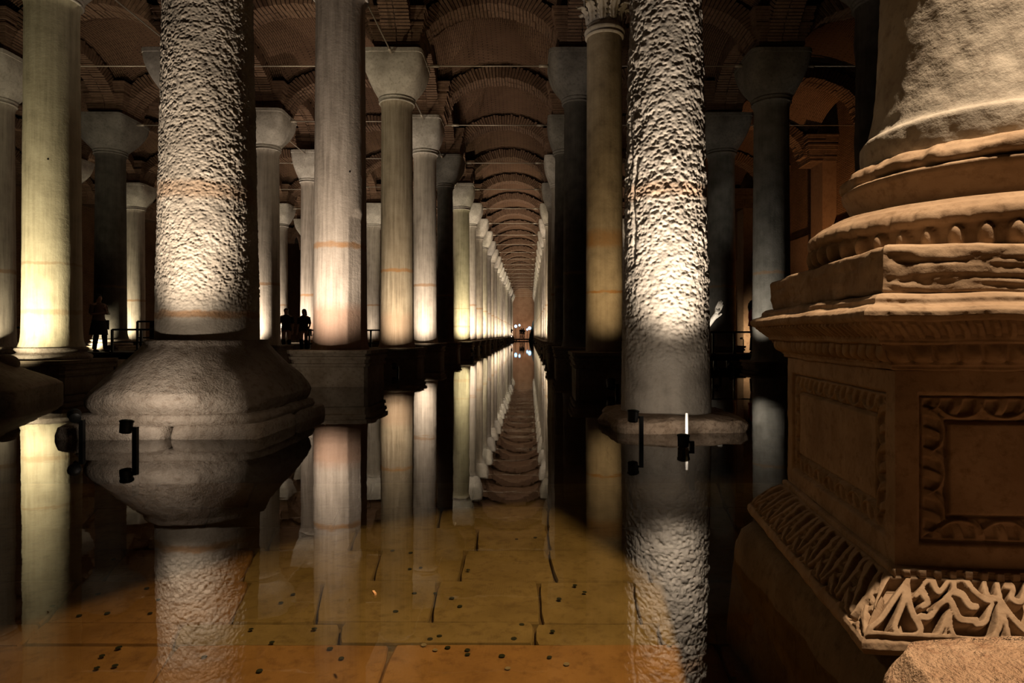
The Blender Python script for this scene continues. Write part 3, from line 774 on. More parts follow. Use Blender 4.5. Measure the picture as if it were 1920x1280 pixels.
# ------------------------------------------------------------------ carved pedestal column, right foreground
PC = empty('column', (1.46, 2.03, 0), math.radians(-6.8)); HS = .477
tag(PC, 'broad moulded column on a richly carved square pedestal at the right edge', 'column', 'columns of the hall')
def resample(prof, nt):
    P = np.array(prof, float); s = np.concatenate([[0], np.cumsum(np.hypot(*np.diff(P, axis=0).T))]); q = np.linspace(0, s[-1], nt)
    return np.stack([np.interp(q, s, P[:, 0]), np.interp(q, s, P[:, 1])], 1)
def carved_sides(name, prof, fns, ns, nt, mat, parent, hs=HS, wear=.004, seed=0, keep=None):
    """four mitred sides of a square moulding; fns[side](s metres, z, off) -> relief height along the normal"""
    pr = np.array(keep) if keep is not None else resample(prof, nt); nt = len(pr)
    tan = np.gradient(pr, axis=0); nrm = np.stack([tan[:, 1], -tan[:, 0]], 1); nrm /= np.linalg.norm(nrm, axis=1)[:, None]+1e-9
    if nrm[:, 0].sum() < 0: nrm = -nrm
    AV = []; AF = []; base = 0
    # sides: 0 front (-y), 1 right (+x), 2 back (+y), 3 left (-x); direction runs counter-clockwise seen from above
    for sd in range(4):
        m = ns if sd in (0, 3) else max(12, ns//6)
        fn = fns.get(sd)
        s = np.linspace(0, 1, m); S, K = np.meshgrid(s, np.arange(nt)); S = S.ravel(); K = K.ravel()
        off = pr[K, 0]; z = pr[K, 1]; L = 2*hs
        ext = hs+off
        along = (S*2-1)*ext
        h = np.zeros_like(along)
        if fn is not None: h = fn((S*L), z, off)*np.clip(np.minimum(S, 1-S)*m*.5, 0, 1)
        o2 = off+h*nrm[K, 0]; z2 = z+h*nrm[K, 1]
        d = hs+o2
        if sd == 0: x, y = along, -d
        elif sd == 1: x, y = d, along
        elif sd == 2: x, y = -along, d
        else: x, y = -d, -along
        V = np.stack([x, y, z2], 1)
        wn = wear*fbm(V*9, 4, seed)+wear*.6*fbm(V*30, 3, seed+4)
        V[:, 0] += wn*np.sign(V[:, 0])*(np.abs(V[:, 0]) > hs*.9); V[:, 1] += wn*np.sign(V[:, 1])*(np.abs(V[:, 1]) > hs*.9)
        V[:, 2] += wear*.7*fbm(V*7+9, 3, seed+8)
        AV.append(V); AF.append(grid_faces(m, nt, False)+base); base += len(V)
    V = np.concatenate(AV); F = np.concatenate(AF)
    # lids
    b0 = pr[0]; b1 = pr[-1]; e0 = hs+b0[0]; e1 = hs+b1[0]; n = len(V)
    lid = np.array([(-e0, -e0, b0[1]), (e0, -e0, b0[1]), (e0, e0, b0[1]), (-e0, e0, b0[1]), (-e1, -e1, b1[1]), (e1, -e1, b1[1]), (e1, e1, b1[1]), (-e1, e1, b1[1])])
    V = np.concatenate([V, lid]); F = np.concatenate([F, [[n+3, n+2, n+1, n], [n+4, n+5, n+6, n+7]]])
    return mesh_obj(name, V, F, mat, parent, True)
def ribs(q, e, period, bend=.5): return sstep(-.25, .35, np.cos(2*PI*(q/period+bend*e*e)))
def die_relief(s, z, off):
    L = 2*HS; z0, z1 = .335, .83
    ex = np.minimum(s, L-s); ez = np.minimum(z-z0, z1-z); e = np.minimum(ex, ez)
    q = np.where(ez < ex, s, z); a, w = .062, .066
    u = np.clip((e-a)/w, 0, 1)
    leafs = ribs(q, u, .052, .55)*(.35+.65*np.sin(PI*np.clip(u*1.05, 0, 1)))
    ring = np.exp(-((u-.12)/.07)**2)*.5
    fin = np.abs(np.mod(q/.104, 1)-.5)*2
    arc = np.exp(-((u-(.25+.6*np.sqrt(np.clip(1-fin**2, 0, 1))))/.10)**2)
    band = (e > a) & (e < a+w)
    h = np.where(band, -.017+.015*np.maximum(np.maximum(leafs*.8, ring), arc), 0)
    h = np.where(e >= a+w, -.007, h)
    h = h-.012*np.exp(-((e-(a+w))/.004)**2)-.008*np.exp(-((e-a)/.004)**2)
    return h
carved_sides('die', [(0, .335), (0, .83)], {0: die_relief, 3: die_relief}, 300, 170, M['carved'], PC, wear=.003, seed=2)
def cornice_relief(s, z, off):
    h = np.zeros_like(s)
    m1 = (z > .848) & (z < .898) & (off < .058); t = np.clip((z-.848)/.05, 0, 1)
    egg = np.sqrt(np.clip(1-(np.abs(np.mod(s/.053, 1)-.5)*2.25)**2, 0, 1))*np.sin(PI*np.clip(t*.9+.1, 0, 1))
    h = np.where(m1, -.010+.020*egg, h)
    m2 = (z > .912) & (z < .952) & (off < .105); t2 = np.clip((z-.912)/.04, 0, 1)
    h = np.where(m2, -.010+.016*ribs(s, t2, .030, .35)*(.4+.6*t2), h)
    return h
corn = [(0, .83), (.012, .832), (.012, .842), (.018, .846), (.034, .866), (.052, .899), (.060, .902), (.060, .910), (.066, .913), (.080, .926), (.104, .953), (.112, .956), (.118, .966), (.118, .978),
        (.108, .988), (.085, .994), (.078, .998), (.078, 1.010), (.068, 1.020), (.050, 1.024)]
carved_sides('cornice', corn, {0: cornice_relief, 3: cornice_relief}, 420, 90, M['carved'], PC, wear=.007, seed=3)
# the plinth block and its worn corner
def plinth_relief(s, z, off): return -.007*np.clip(fbm(np.stack([s*7, z*85+s*3, s*0], 1), 5, 6)+.15, 0, 1)
carved_sides('plinth', [(.030, 1.018), (.046, 1.024), (.050, 1.032), (.050, 1.130), (.046, 1.140), (.030, 1.146), (-.02, 1.148)], {0: plinth_relief, 3: plinth_relief}, 120, 44, M['carved'], PC, wear=.009, seed=4)
# base moulding: vine scroll on the front, leaf work on the left
VINE = [  # polylines in the band: s 0..1 over 0.30 m, t 0 (bottom) .. 1 (top), width
    ([(.0, .12), (.06, .30), (.10, .62), (.14, .95)], .050), ([(.14, .95), (.17, .60), (.16, .25), (.19, .10)], .045), ([(.14, .95), (.24, .45), (.32, .18), (.30, .06)], .045),
    ([(.24, .72), (.30, .98), (.38, .80), (.41, .85), (.45, 1.0), (.49, .86), (.45, .72)], .045), ([(.26, .80), (.33, .62), (.30, .55)], .05),
    ([(.30, .38), (.36, .38), (.42, .62), (.47, .66), (.51, .50), (.55, .36), (.64, .36)], .050),
    ([(.49, .80), (.55, .75), (.60, .60), (.64, .58)], .055), ([(.50, .98), (.56, .98), (.64, .80), (.72, .68), (.75, .74)], .040), ([(.70, .93), (.72, .74), (.77, .72)], .05),
    ([(.47, .45), (.45, .20), (.42, .05)], .035), ([(.48, .45), (.50, .20), (.53, .05)], .035), ([(.475, .5), (.475, .05)], .02),
    ([(.64, .30), (.70, .35), (.75, .62)], .04), ([(.79, .95), (.80, .68), (.79, .30), (.74, .08)], .045), ([(.80, .70), (.88, .40), (.98, .12)], .05), ([(.85, .93), (.90, .90), (.88, .74), (.94, .70), (1.0, .95)], .045),
    ([(.82, .5), (.84, .08)], .035), ([(0, .06), (.2, .04), (.4, .05), (.6, .03), (.8, .05), (1, .05)], .06)]
def curve(poly, k=6):
    P = [poly[0]]+list(poly)+[poly[-1]]; out = []
    for i in range(1, len(P)-2):
        p0, p1, p2, p3 = (np.array(q, float) for q in P[i-1:i+3])
        for m in range(k):
            t = m/k; out.append(tuple(.5*((2*p1)+(-p0+p2)*t+(2*p0-5*p1+4*p2-p3)*t*t+(-p0+3*p1-3*p2+p3)*t**3)))
    return out+[tuple(P[-2])]
def segdist(px, py, poly):
    best = np.full_like(px, 9.0)
    for (x0, y0), (x1, y1) in zip(poly, poly[1:]):
        dx, dy = (x1-x0), (y1-y0); L2 = dx*dx+dy*dy+1e-9
        t = np.clip(((px-x0)*dx+(py-y0)*dy)/L2, 0, 1); best = np.minimum(best, np.hypot(px-x0-t*dx, py-y0-t*dy))
    return best
ZB0, ZB1 = .205, .312
def vine_relief(s, z, off):
    t = np.clip((z-ZB0)/(ZB1-ZB0), 0, 1); q = np.mod(s/.30+.0, 1)
    h = np.zeros_like(s)
    for poly, w in VINE:
        d = segdist(q*2.8, t, [(x*2.8, y) for x, y in curve(poly)]); w2 = w*1.85
        h = np.maximum(h, 1-sstep(.55, 1.05, d/w2))
    inb = sstep(ZB0, ZB0+.006, z)*(1-sstep(ZB1-.004, ZB1, z))
    bead = np.where((z > .316) & (z < .330), -.005+.011*sstep(-.4, .2, np.cos(2*PI*s/.035)), 0)
    return np.where(inb > 0, (-.036+.044*np.maximum(h, .55*(1-sstep(0, .12, t))))*inb, 0)+bead
def acanth_relief(s, z, off):
    t = np.clip((z-ZB0)/(ZB1-ZB0), 0, 1); s = s+.006*fbm(np.stack([s*30, z*60, s*0], 1), 2, 77); u = np.mod(s/.092, 1)-.5
    ang = np.arctan2(u*1.1, t+.12); rad = np.hypot(u*1.1, t+.12)
    fan = sstep(-.1, .5, np.cos(ang*9+2.2*rad))*sstep(.1, .3, rad)
    rose = np.exp(-(((t-.80)/.16)**2+((np.abs(u)-.5)/.12)**2))
    swirl = sstep(.1, .5, np.sin(rad*22+ang*2))*(np.abs(u) > .28)
    inb = sstep(ZB0, ZB0+.006, z)*(1-sstep(ZB1-.004, ZB1, z))
    return (-.028+.034*np.maximum(np.maximum(fan*.9, rose), swirl*.7))*inb
bm_prof = [(0, .336), (.012, .333), (.016, .328), (.016, .318), (.012, .314), (.022, .311), (.040, .300), (.066, .276), (.092, .246), (.112, .222), (.122, .205), (.128, .196), (.130, .180), (.122, .165), (.09, .158)]
carved_sides('base_moulding', bm_prof[::-1], {0: vine_relief, 3: acanth_relief}, 520, 130, M['carved'], PC, wear=.006, seed=5)
# round mouldings
def ring_part(name, prof, n, mat, fn=None, wear=.006, seed=0, rows=40):
    pr = resample(prof, rows); t = np.linspace(0, 2*PI, n, endpoint=False); T, K = np.meshgrid(t, np.arange(rows)); T = T.ravel(); K = K.ravel()
    R = pr[K, 0].copy(); Z = pr[K, 1].copy()
    if fn: R = R+fn(T, Z, R)
    P = np.stack([R*np.cos(T), R*np.sin(T), Z], 1); R = R+wear*fbm(P*8, 4, seed)+wear*.5*fbm(P*26, 3, seed+2); Z = Z+wear*.6*fbm(P*6+7, 3, seed+5)
    V = np.stack([R*np.cos(T), R*np.sin(T), Z], 1)
    F = [tuple(f) for f in grid_faces(n, rows)]+[tuple(range(n))[::-1], tuple((rows-1)*n+i for i in range(n))]
    return mesh_obj(name, V, F, mat, PC, True)
def bead_fn(T, Z, R):
    u = np.abs(np.mod(T/(2*PI)*50, 1)-.5)*2; t = np.clip((Z-1.165)/.05, 0, 1)
    tongue = np.sqrt(np.clip(1-(u/.66)**1.6-np.clip((t-.1)/.85, 0, 2)**2.2, 0, 1))
    sc = .010*np.sqrt(np.clip(1-u**2, 0, 1))
    return np.where(Z < 1.213, -.012+.034*tongue, sc*np.exp(-((Z-1.235)/.02)**2))
ring_part('lower_torus', [(.44, 1.142), (.485, 1.146), (.500, 1.16), (.508, 1.19), (.512, 1.212), (.516, 1.225), (.510, 1.25), (.490, 1.27), (.470, 1.277), (.455, 1.290), (.40, 1.294)], 640, M['carved'], bead_fn, .005, 11, 64)
ring_part('scotia', [(.40, 1.285), (.385, 1.30), (.380, 1.315), (.388, 1.335), (.402, 1.365), (.412, 1.378), (.414, 1.392), (.405, 1.398), (.36, 1.40)], 160, M['carved'], None, .004, 12, 36)
def torn(T, Z, R): return .034*fbm(np.stack([np.cos(T)*5, np.sin(T)*5, Z*9], 1), 4, 14)-.02*np.clip(fbm(np.stack([np.cos(T)*9, np.sin(T)*9, Z*20], 1), 3, 15), 0, 1)
ring_part('upper_torus', [(.34, 1.396), (.390, 1.400), (.405, 1.412), (.408, 1.43), (.396, 1.45), (.375, 1.462), (.33, 1.466)], 240, M['carved'], torn, .008, 13, 30)
def chip(T, Z, R): return -.007*np.clip(fbm(np.stack([np.cos(T)*8, np.sin(T)*8, Z*14], 1), 4, 24), 0, 1)
ring_part('shaft', [(.325, 1.455), (.350, 1.462), (.355, 1.49), (.356, 1.52), (.354, 1.548), (.348, 1.557), (.337, 1.561), (.328, 1.585), (.319, 1.64), (.311, 1.72), (.304, 1.83), (.299, 2.0), (.296, 2.4), (.293, 3.2), (.285, 5), (.27, 7.2)], 220, M['carved_shaft'], chip, .006, 17, 620)
add_capital(PC, 7.3, .33, .72)
# rough footing the pedestal stands on, rising out of the water
V, F = superloft(refine([(-.45, .655, .68, 14), (-.05, .645, .67, 14), (.06, .64, .66, 13), (.11, .625, .65, 11), (.15, .60, .62, 9)], 6), 240, .02, 6, 31, math.radians(6.8))
mesh_obj('footing', V, F, M['footing'], PC, True, (.01, .02, 0))
# step stones in front
def rough_stone(name, loc, half, e, noise, seed, mat, rz=0.0, n=120):
    z0, z1 = -half[2], half[2]
    V, F = superloft(refine([(z0, half[0], half[1], e), (z1*.45, half[0], half[1], e), (z1*.8, half[0]*.985, half[1]*.96, e*.8), (z1, half[0]*.95, half[1]*.88, e*.7)], 7), n, noise, 6, seed, rz)
    return mesh_obj(name, V, F, mat, None, True, loc)
s1 = rough_stone('step_stone', (1.62, 1.06, -.01), (.98, .20, .31), 7, .022, 41, M['rubble'], -.05, 200); s1.rotation_euler = (0, .025, 0); tag(s1, 'long worn pale step stone in front of the carved pedestal', 'stone')
for k, (x, y, z, r, lab) in enumerate(((1.17, 1.352, .19, .07, 'small reddish rubble stone behind the step, leftmost of the rubble'), (1.345, 1.352, .21, .085, 'reddish rubble stone behind the step, second from the left'),
                                  (1.55, 1.352, .22, .10, 'broken rubble stone under the carved vine scroll, third from the left'), (1.80, 1.352, .23, .11, 'rubble stone at the right end of the step'))):
    V, F = superloft(refine([(-.12, r*.9, .045, 3), (0, r, .055, 3), (.05, r*.8, .045, 2.6), (.075, r*.4, .025, 2.2)], 5), 60, .018, 11, 50+k)
    tag(mesh_obj('rubble_stone', V, F, M['rubble'], None, True, (x, y, z-.03)), lab, 'stone', 'rubble behind the step')

# ------------------------------------------------------------------ stone at far left: fallen block with knob
fb = empty('fallen_block', (-8.0, 8.9, 0), math.radians(19))
V, F = superloft(refine([(-.4, .98, .98, 10), (.12, 1.0, 1.0, 10), (.18, 1.0, 1.0, 9), (.24, .95, .95, 7), (.46, .58, .58, 4), (.56, .40, .40, 3), (.585, .3, .3, 2.4)], 4), 100, .02, 4, 61)
mesh_obj('block', V, F, M['pedestal'], fb, True)
mb = MB(); mb.ball((.45, .25, .50), (.17, .17, .14), 20, 12); mb.build('knob', M['pedestal'], fb)
tag(fb, 'dark fallen stone block with a sloping top and a knob, far left', 'stone block')

# ------------------------------------------------------------------ steel stick, scrap, coins
mb = MB(); mb.tube([(1.366, 5.50, -.36), (1.366, 5.50, .245)], .013, 8); tag(mb.build('marker_stick', M['steel']), 'thin bright steel stick standing in the water before the rough slab', 'stick')
mb = MB(); x, y = fpt(702, 1113, 0); mb.box((x, y, .004), (.004, .016, .003), .5); tag(mb.build('floating_scrap', M['leaf'], None, False), 'tiny orange scrap floating on the still water', 'scrap')
def coin_mesh(mat):
    mb = MB(); mb.lathe([(.010, 0), (.0145, .0004), (.0150, .0012), (.0147, .0024), (.0132, .0024), (.0128, .0020), (.004, .0021)], 20); return mb.build('coin', mat, None, True, sharp=35)
cd = coin_mesh(M['coin']); cp = coin_mesh(M['coin_pale']); used = {0: False, 1: False}
C1 = [(545, 687), (470, 853), (515, 945), (705, 825), (760, 880), (720, 945), (380, 957), (250, 912), (570, 1110), (490, 1150), (552, 1197), (465, 1208), (1205, 1022), (1305, 1085), (1245, 1222), (980, 1155)]
C2 = [(655, 645), (742, 655), (738, 733), (790, 727), (1018, 738), (1250, 590), (1340, 583), (760, 850), (860, 850), (940, 873), (978, 912), (670, 937), (1455, 877), (1530, 812), (1275, 1000), (1423, 1032), (1237, 1068), (880, 1055), (835, 1070),
      (920, 1110), (1015, 1122), (1015, 1143), (1180, 1150), (1408, 1157), (280, 1020), (355, 1115), (410, 1162), (178, 855), (120, 895)]
C3 = [(360, 722), (268, 800), (415, 762), (1265, 1255)]
PALE = [(480+805/2.559, 780+1098/2.559, 'pale coin nearest the olive paving'), (480+860/2.559, 780+1122/2.559, 'greenish pale coin on the red-brown paving beside another pale coin'),
        (480+1490/2.559, 780+1190/2.559, 'pale coin on the red-brown paving, rightmost of the pale coins'), (480+1208/2.559, 780+1210/2.559, 'pale coin lowest in the photo'), (960+900/3.048, 860+1065/3.048, 'bright pale coin within the reflection of the pecked right column')]
def put_coin(px, py, pale, lab, grp):
    src = cp if pale else cd; x, y = fpt(px, py, ZF+.006)
    o = src if not used[pale] else src.copy()
    if used[pale]: COL.objects.link(o)
    used[pale] = True
    o.location = (x, y, ZF+.006); o.rotation_euler = (random.uniform(-.06, .06), random.uniform(-.06, .06), random.uniform(0, 6)); s = random.uniform(.65, .85); o.scale = (s, s, 1)
    tag(o, lab, 'coin', grp)
ORD += ['twenty-sixth', 'twenty-seventh', 'twenty-eighth', 'twenty-ninth', 'thirtieth']
DARK = [(a/2.559, 780+c/2.559) for a, c in C1]+[(480+a/2.559, 780+c/2.559) for a, c in C2]+[(960+a/3.048, 860+c/3.048) for a, c in C3]
for zone, sel in (('red-brown', [p for p in DARK if p[1] >= 1208 or p[0] < 480]), ('olive', [p for p in DARK if p[1] < 1208 and p[0] >= 480])):
    for k, (x, y) in enumerate(sorted(sel)):
        put_coin(x, y, 0, 'small dark coin on the %s submerged paving, %s from the left' % (zone, ORD[k]), 'dark coins on the %s paving' % zone)
for (x, y, lab) in PALE: put_coin(x, y, 1, lab, 'pale coins on the pool floor')

# ------------------------------------------------------------------ walkways and railings
def walkway(x0, x1, y0, y1, z, label):
    w = empty('walkway', ((x0+x1)/2, (y0+y1)/2, 0)); hx, hy = (x1-x0)/2, (y1-y0)/2
    along_x = hx >= hy; L = 2*max(hx, hy); n = max(4, int(L/.30))
    for k in range(n):
        mb = MB(); a = -L/2+L*(k+.5)/n
        mb.box((a, 0, z-.03) if along_x else (0, a, z-.03), (L/n/2-.008, hy, .03) if along_x else (hx, L/n/2-.008, .03))
        mb.build('deck_board', M['deck'], w, False)
    mb = MB()
    for s in (-1, 1): mb.box((0, s*(hy-.12), z-.13) if along_x else (s*(hx-.12), 0, z-.13), (hx, .06, .07) if along_x else (.06, hy, .07))
    mb.build('beam', M['black'], w, False)
    k = 0
    for a in np.arange(-L/2+.6, L/2, 2.4):
        for s in (-1, 1):
            mb = MB(); p = (a, s*(hy-.12)) if along_x else (s*(hx-.12), a); mb.box((p[0], p[1], (z-.2-.46)/2), (.05, .05, (z-.2+.46)/2)); mb.build('leg', M['black'], w, False)
    tag(w, label, 'walkway')
def railing(a, b_, z, h, label, step=1.1, mid=True):
    r = empty('railing', (a[0], a[1], 0)); A = Vector((0, 0, 0)); B = Vector((b_[0]-a[0], b_[1]-a[1], 0)); L = B.length; n = max(1, round(L/step))
    mb = MB(); mb.tube([A+Vector((0, 0, z+h)), B+Vector((0, 0, z+h))], .028, 8); mb.build('top_rail', M['black'], r)
    if mid: mb = MB(); mb.tube([A+Vector((0, 0, z+h*.45)), B+Vector((0, 0, z+h*.45))], .018, 8); mb.build('middle_rail', M['black'], r)
    for k in range(n+1):
        p = A.lerp(B, k/n); mb = MB(); mb.box((p.x, p.y, z+h/2+.001), (.028, .028, h/2)); mb.box((p.x, p.y, z+.013), (.06, .06, .012)); mb.build('post', M['black'], r, False)
    tag(r, label, 'railing')
walkway(-21.5, -8.2, 18.3, 20.3, .42, 'dark boarded walkway behind the left columns where the woman stands')
railing((-12.15, 18.5), (-9.6, 18.5), .42, .66, 'black railing in front of the walkway between woman and pecked column', .85)
railing((-12.4, 20.1), (-10.9, 20.1), .42, .93, 'taller black railing behind the woman', .8)
railing((-21, 18.4), (-14.2, 18.4), .42, .72, 'black railing at the left edge of the photo')
walkway(-8.15, -4.6, 23.3, 25.1, .22, 'dark walkway under the tourist group')
railing((-8.1, 23.4), (-4.7, 23.4), .22, .88, 'pale-topped railing before the tourist group', 1.1)
walkway(3.0, 12.1, 19.0, 20.6, .35, 'dark walkway in the right aisle beyond the grey half-lit column')
railing((4.9, 19.1), (11.9, 19.1), .35, .66, 'black railing against the bright wall glow at right', .62, False)
sg = empty('lit_sign', (-14.05, 23.9, 0)); mb = MB(); mb.box((-.13, .03, .50), (.10, .05, .96)); mb.build('stand', M['black'], sg, False)
mb = MB(); mb.box((.06, 0, 1.28), (.06, .02, .13)); mb.build('sign_panel', M['sign'], sg, False)
mb = MB(); mb.box((.08, 0, .92), (.09, .02, .16)); mb.build('sign_panel', M['sign'], sg, False)
tag(sg, 'small dark stand with pale yellow lit panels behind the railing', 'sign')

# ------------------------------------------------------------------ people
def person(loc, rz, H, label, top, bottom, hair='hair', skirt=False, arms=None, legs=None, long_hair=True, bag=None):
    p = empty('person', loc, rz); k = H/1.70
    arms = arms or [((-.19, 0, 1.38), (-.24, .02, 1.10), (-.22, -.08, .86)), ((.19, 0, 1.38), (.24, .02, 1.10), (.22, -.08, .86))]
    legs = legs or [((-.09, 0, .90), (-.10, -.02, .48), (-.10, .02, .06)), ((.09, 0, .90), (.10, -.02, .48), (.10, .02, .06))]
    V = [(0, 0, .93), (0, 0, 1.08), (0, -.005, 1.24), (0, 0, 1.38), (0, .0, 1.46), (0, -.01, 1.53), (0, -.015, 1.60), (0, -.01, 1.655), (0, -.105, 1.575)]
    R = [(.15, .11), (.125, .095), (.145, .105), (.12, .085), (.05, .05), (.068, .080), (.076, .092), (.060, .075), (.012, .014)]
    E = [(0, 1), (1, 2), (2, 3), (3, 4), (4, 5), (5, 6), (6, 7), (6, 8)]
    for (h, kn, f) in legs:
        i = len(V); V += [h, kn, f, (f[0], f[1]-.16, .035)]; R += [(.095, .095), (.058, .058), (.038, .038), (.030, .028)]; E += [(0, i), (i, i+1), (i+1, i+2), (i+2, i+3)]
    hands = []
    for (s, e, w) in arms:
        i = len(V); d = (Vector(w)-Vector(e)).normalized(); m = Vector(w)+d*.075
        V += [s, e, w, tuple(m)]; R += [(.052, .052), (.038, .038), (.026, .026), (.034, .016)]; E += [(3, i), (i, i+1), (i+1, i+2), (i+2, i+3)]
        side = d.cross(Vector((0, 1, 0)));  side = side.normalized() if side.length > .1 else Vector((1, 0, 0))
        for q, (o, l) in enumerate(((-.027, .075), (-.009, .085), (.009, .080), (.027, .062))):
            j = len(V); b0 = m+side*o; curl = Vector((0, -.02, 0))
            V += [tuple(b0+d*.02), tuple(b0+d*(.02+l*.55)), tuple(b0+d*(.02+l)+curl)]; R += [(.009, .009), (.008, .008), (.006, .006)]; E += [(i+3, j), (j, j+1), (j+1, j+2)]
        j = len(V); V += [tuple(Vector(w)+side*.035+d*.04), tuple(Vector(w)+side*.05+d*.085)]; R += [(.010, .010), (.008, .008)]; E += [(i+2, j), (j, j+1)]
    me = bpy.data.meshes.new('body'); me.from_pydata([tuple(c*k for c in v) for v in V], E, [])
    o = bpy.data.objects.new('body', me); COL.objects.link(o); o.parent = p; me.materials.append(M['skin'])
    md = o.modifiers.new('skin', 'SKIN'); md.use_smooth_shade = True
    for i, sv in enumerate(me.skin_vertices[0].data): sv.radius = (R[i][0]*k, R[i][1]*k); sv.use_root = (i == 0)
    o.modifiers.new('sub', 'SUBSURF').levels = 1; o.modifiers['sub'].render_levels = 2
    def shell(name, lv, mat, n=24, off=(0, 0)):
        V2, F2 = superloft([(z*k, a*k, bq*k, e) for (z, a, bq, e) in refine(lv, 3)], n, .006, 9, 3)
        return mesh_obj(name, V2+np.array([off[0]*k, off[1]*k, 0]), F2, M[mat], p, True)
    shell('shirt', [(.88, .185, .145, 2.2), (1.06, .155, .125, 2.2), (1.24, .180, .135, 2.3), (1.36, .185, .115, 2.4), (1.43, .115, .085, 2.1), (1.455, .07, .065, 2)], top)
    for (s, e, w) in arms:
        mb = MB(); mb.tube([Vector(s)*k, Vector(s).lerp(Vector(e), .5)*k, Vector(e).lerp(Vector(s), .1)*k], [.068*k, .060*k, .055*k], 10)
        mb.build('sleeve', M[top], p)
    if skirt: shell('skirt', [(.50, .25, .20, 2.1), (.70, .225, .185, 2.1), (.90, .185, .145, 2.2), (.97, .165, .13, 2.2)], bottom)
    mb = MB()
    for (h, kn, f) in legs: mb.tube([Vector(h)*k+Vector((0, 0, .04*k)), Vector(kn)*k, (Vector(f)+Vector((0, 0, .03)))*k], [.108*k, .074*k, .058*k], 12)
    mb.build('trousers', M[bottom], p)
    for (h, kn, f) in legs:
        mb = MB(); mb.ball((f[0]*k, (f[1]-.07)*k, .038*k), (.045*k, .125*k, .038*k), 12, 8)
        mb.build('shoe', M['cloth_dark'], p)
    mb = MB(); mb.ball((0, .022*k, 1.61*k), (.090*k, .098*k, .098*k), 18, 12)
    if long_hair: mb.tube([(0, .07*k, 1.60*k), (0, .10*k, 1.48*k), (0, .11*k, 1.33*k)], [.075*k, .07*k, .03*k], 12)
    mb.build('hair', M[hair], p)
    if bag: mb = MB(); mb.box((.20*k, .02, .80*k), (.05*k, .12*k, .14*k)); mb.tube([(.19*k, .02, .93*k), (.12*k, -.02, 1.2*k), (-.10*k, .0, 1.43*k)], .012, 6); mb.build('shoulder_bag', M[bag], p, True, sharp=40)
    tag(p, label, 'person')
    return p
person((-12.85, 18.95, .42), math.radians(70), 1.72, 'person in brown top and dark skirt standing on the left walkway', 'cloth_brown', 'cloth_dark', skirt=True,
       arms=[((-.19, 0, 1.38), (-.23, .02, 1.10), (-.02, -.20, 1.12)), ((.19, 0, 1.38), (.25, .0, 1.12), (.05, -.20, 1.30))],
       legs=[((-.09, 0, .90), (-.09, -.02, .48), (-.09, .06, .06)), ((.09, 0, .90), (.10, -.10, .50), (.10, -.14, .06))], bag='cloth_dark')
person((-9.22, 24.1, .22), math.radians(20), 1.72, 'person in dark clothes, leftmost of the tourist group', 'cloth_dark', 'cloth_dark')
person((-8.62, 24.3, .22), math.radians(-10), 1.70, 'long-haired person in dark coat in the middle of the tourist group', 'cloth_dark', 'cloth_dark', bag='cloth_grey')
person((-8.08, 24.2, .22), math.radians(-60), 1.60, 'shorter person in grey, rightmost of the tourist group', 'cloth_grey', 'cloth_dark', long_hair=False)
person((7.02, 19.9, .35), math.radians(90), 1.66, 'person in red top half hidden behind the grey half-lit column', 'cloth_red', 'cloth_dark')
# far end of the aisle
walkway(-2.75, .6, 107.0, 110.3, .30, 'far walkway crossing the end of the central aisle')
person((-1.35, 109.0, .30), 0, 1.85, 'tiny silhouetted person at the far end raising an arm', 'cloth_dark', 'cloth_dark', arms=[((-.19, 0, 1.38), (-.24, .02, 1.10), (-.22, -.08, .86)), ((.19, 0, 1.38), (.30, -.05, 1.60), (.26, -.1, 1.88))])
person((-.95, 108.8, .30), 0, 1.78, 'tiny silhouetted person at the far end, right of the one raising an arm', 'cloth_dark', 'cloth_dark', long_hair=False)
person((-3.1, 108.7, .30), 0, 1.95, 'tiny dark person by the left columns at the far end', 'cloth_dark', 'cloth_dark', long_hair=False)
for k, (px, py, r, lab) in enumerate(((967, 611.5, .24, 'large blue-white work lamp, leftmost at the far end'), (974, 609.5, .17, 'smaller blue-white work lamp, second from left at the far end'),
                                      (988.5, 617.5, .15, 'small blue-white work lamp low at the far end, third from left'), (993, 615, .27, 'large blue-white work lamp, rightmost at the far end'))):
    y = 106.5; x = (px-992)*y/1190; z = CAMZ+(628-py)*y/1190
    w = empty('work_lamp', (x, y, 0)); mb = MB(); mb.tube([(0, 0, -.4), (0, 0, z)], .04, 6); mb.build('stand', M['black'], w)
    mb = MB(); mb.ball((0, -.06, z), (r, .10, r), 16, 10); mb.build('bulb', M['bulb'], w)
    mb = MB(); mb.lathe([(r*.5, -.2), (r*1.0, -.08), (r*1.05, 0), (r*.98, 0)], 16); h = mb.build('housing', M['black'], w); h.rotation_euler = (PI/2, 0, 0); h.location = (0, -.02, z)
    tag(w, lab, 'work lamp')
mb = MB(); mb.add([(-.2, 103.2, -.4), (.75, 103.2, -.4), (.75, 104.6, -.4), (-.2, 104.6, -.4), (.62, 103.5, 3.2), (.75, 103.5, 3.4), (.75, 104.3, 3.4), (.62, 104.3, 3.2)],
              [(3, 2, 1, 0), (4, 5, 6, 7), (0, 1, 5, 4), (1, 2, 6, 5), (2, 3, 7, 6), (3, 0, 4, 7)])
tag(mb.build('tarpaulin_cover', M['tarp'], None, False), 'dark teal tarpaulin draped against the right row at the far end', 'tarpaulin')

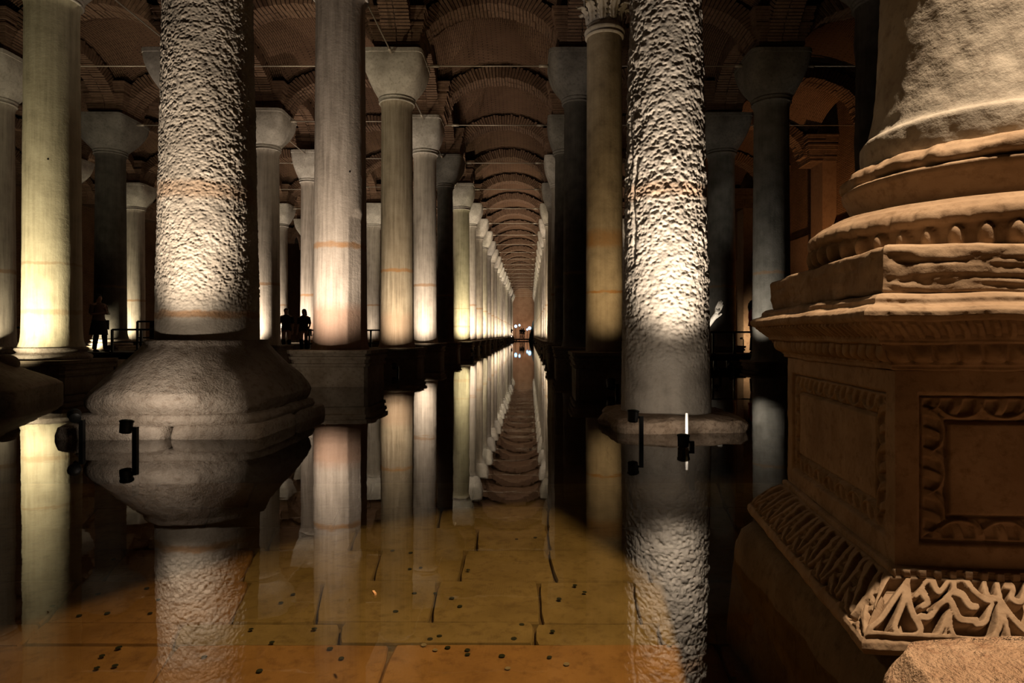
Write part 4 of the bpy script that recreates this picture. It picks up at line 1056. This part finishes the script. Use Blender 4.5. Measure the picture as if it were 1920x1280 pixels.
# ------------------------------------------------------------------ white arm sculpture behind the pecked right column
sc = empty('arm_sculpture', (3.62, 15.0, 0))
V, F = superloft([(-.45, .40, .40, 9), (.80, .38, .38, 9), (.86, .34, .34, 8)], 60, .01, 5, 71); mesh_obj('stone_stand', V, F, M['pedestal'], sc)
V = [(.10, 0, .80), (.28, 0, .95), (.50, 0, 1.06), (.68, 0, 1.25), (.78, .0, 1.40), (.83, .0, 1.50)]; R = [(.12, .12), (.135, .13), (.10, .10), (.075, .07), (.095, .06), (.085, .05)]
E = [(i, i+1) for i in range(5)]
d = Vector((.42, 0, .9)).normalized(); sd = Vector((0, 1, 0)); sd = Vector((.9, 0, -.42)).normalized()
for (o, l, y) in ((-.055, .20, 0), (-.018, .235, -.01), (.02, .22, -.01), (.056, .16, 0)):
    j = len(V); b0 = Vector(V[5])+sd*o; V += [tuple(b0+d*.03), tuple(b0+d*(.03+l*.5)+Vector((0, y, 0))), tuple(b0+d*(.03+l))]; R += [(.026, .026), (.024, .024), (.017, .017)]; E += [(5, j), (j, j+1), (j+1, j+2)]
j = len(V); V += [tuple(Vector(V[4])+sd*.09+d*.02), tuple(Vector(V[4])+sd*.13+d*.10)]; R += [(.030, .030), (.020, .020)]; E += [(4, j), (j, j+1)]
me = bpy.data.meshes.new('arm'); me.from_pydata(V, E, []); me.materials.append(M['white_stone']); o = bpy.data.objects.new('arm', me); COL.objects.link(o); o.parent = sc
o.modifiers.new('skin', 'SKIN').use_smooth_shade = True
for i, sv in enumerate(me.skin_vertices[0].data): sv.radius = R[i]; sv.use_root = (i == 0)
o.modifiers.new('sub', 'SUBSURF').levels = 2; o.modifiers['sub'].render_levels = 2
make_floodlight((-1.05, YEND-3.5, .4), (-1.05, YEND+.5, 4.0), 300, (1.0, .72, .5), 'floodlight washing the far end wall', 120)
tag(sc, 'white plaster raised forearm and hand peeking from behind the pecked right column', 'sculpture')
f = make_floodlight((3.95, 13.4, .22), (4.35, 15.0, 1.25), 80, COOL, 'small floodlight aimed at the white raised arm', 22)

# wall glow seen through the gap at right, and the amber wash on the right wall
make_floodlight((11.6, 34.6, .75), (12.9, 36.0, .9), 130, (1.0, .86, .55), 'floodlight glowing at the foot of the right wall', 95)
make_floodlight((11.2, 24.6, .30), (12.9, 25.6, 4.0), 420, (1.0, .52, .20), 'amber floodlight washing the right wall', 100)
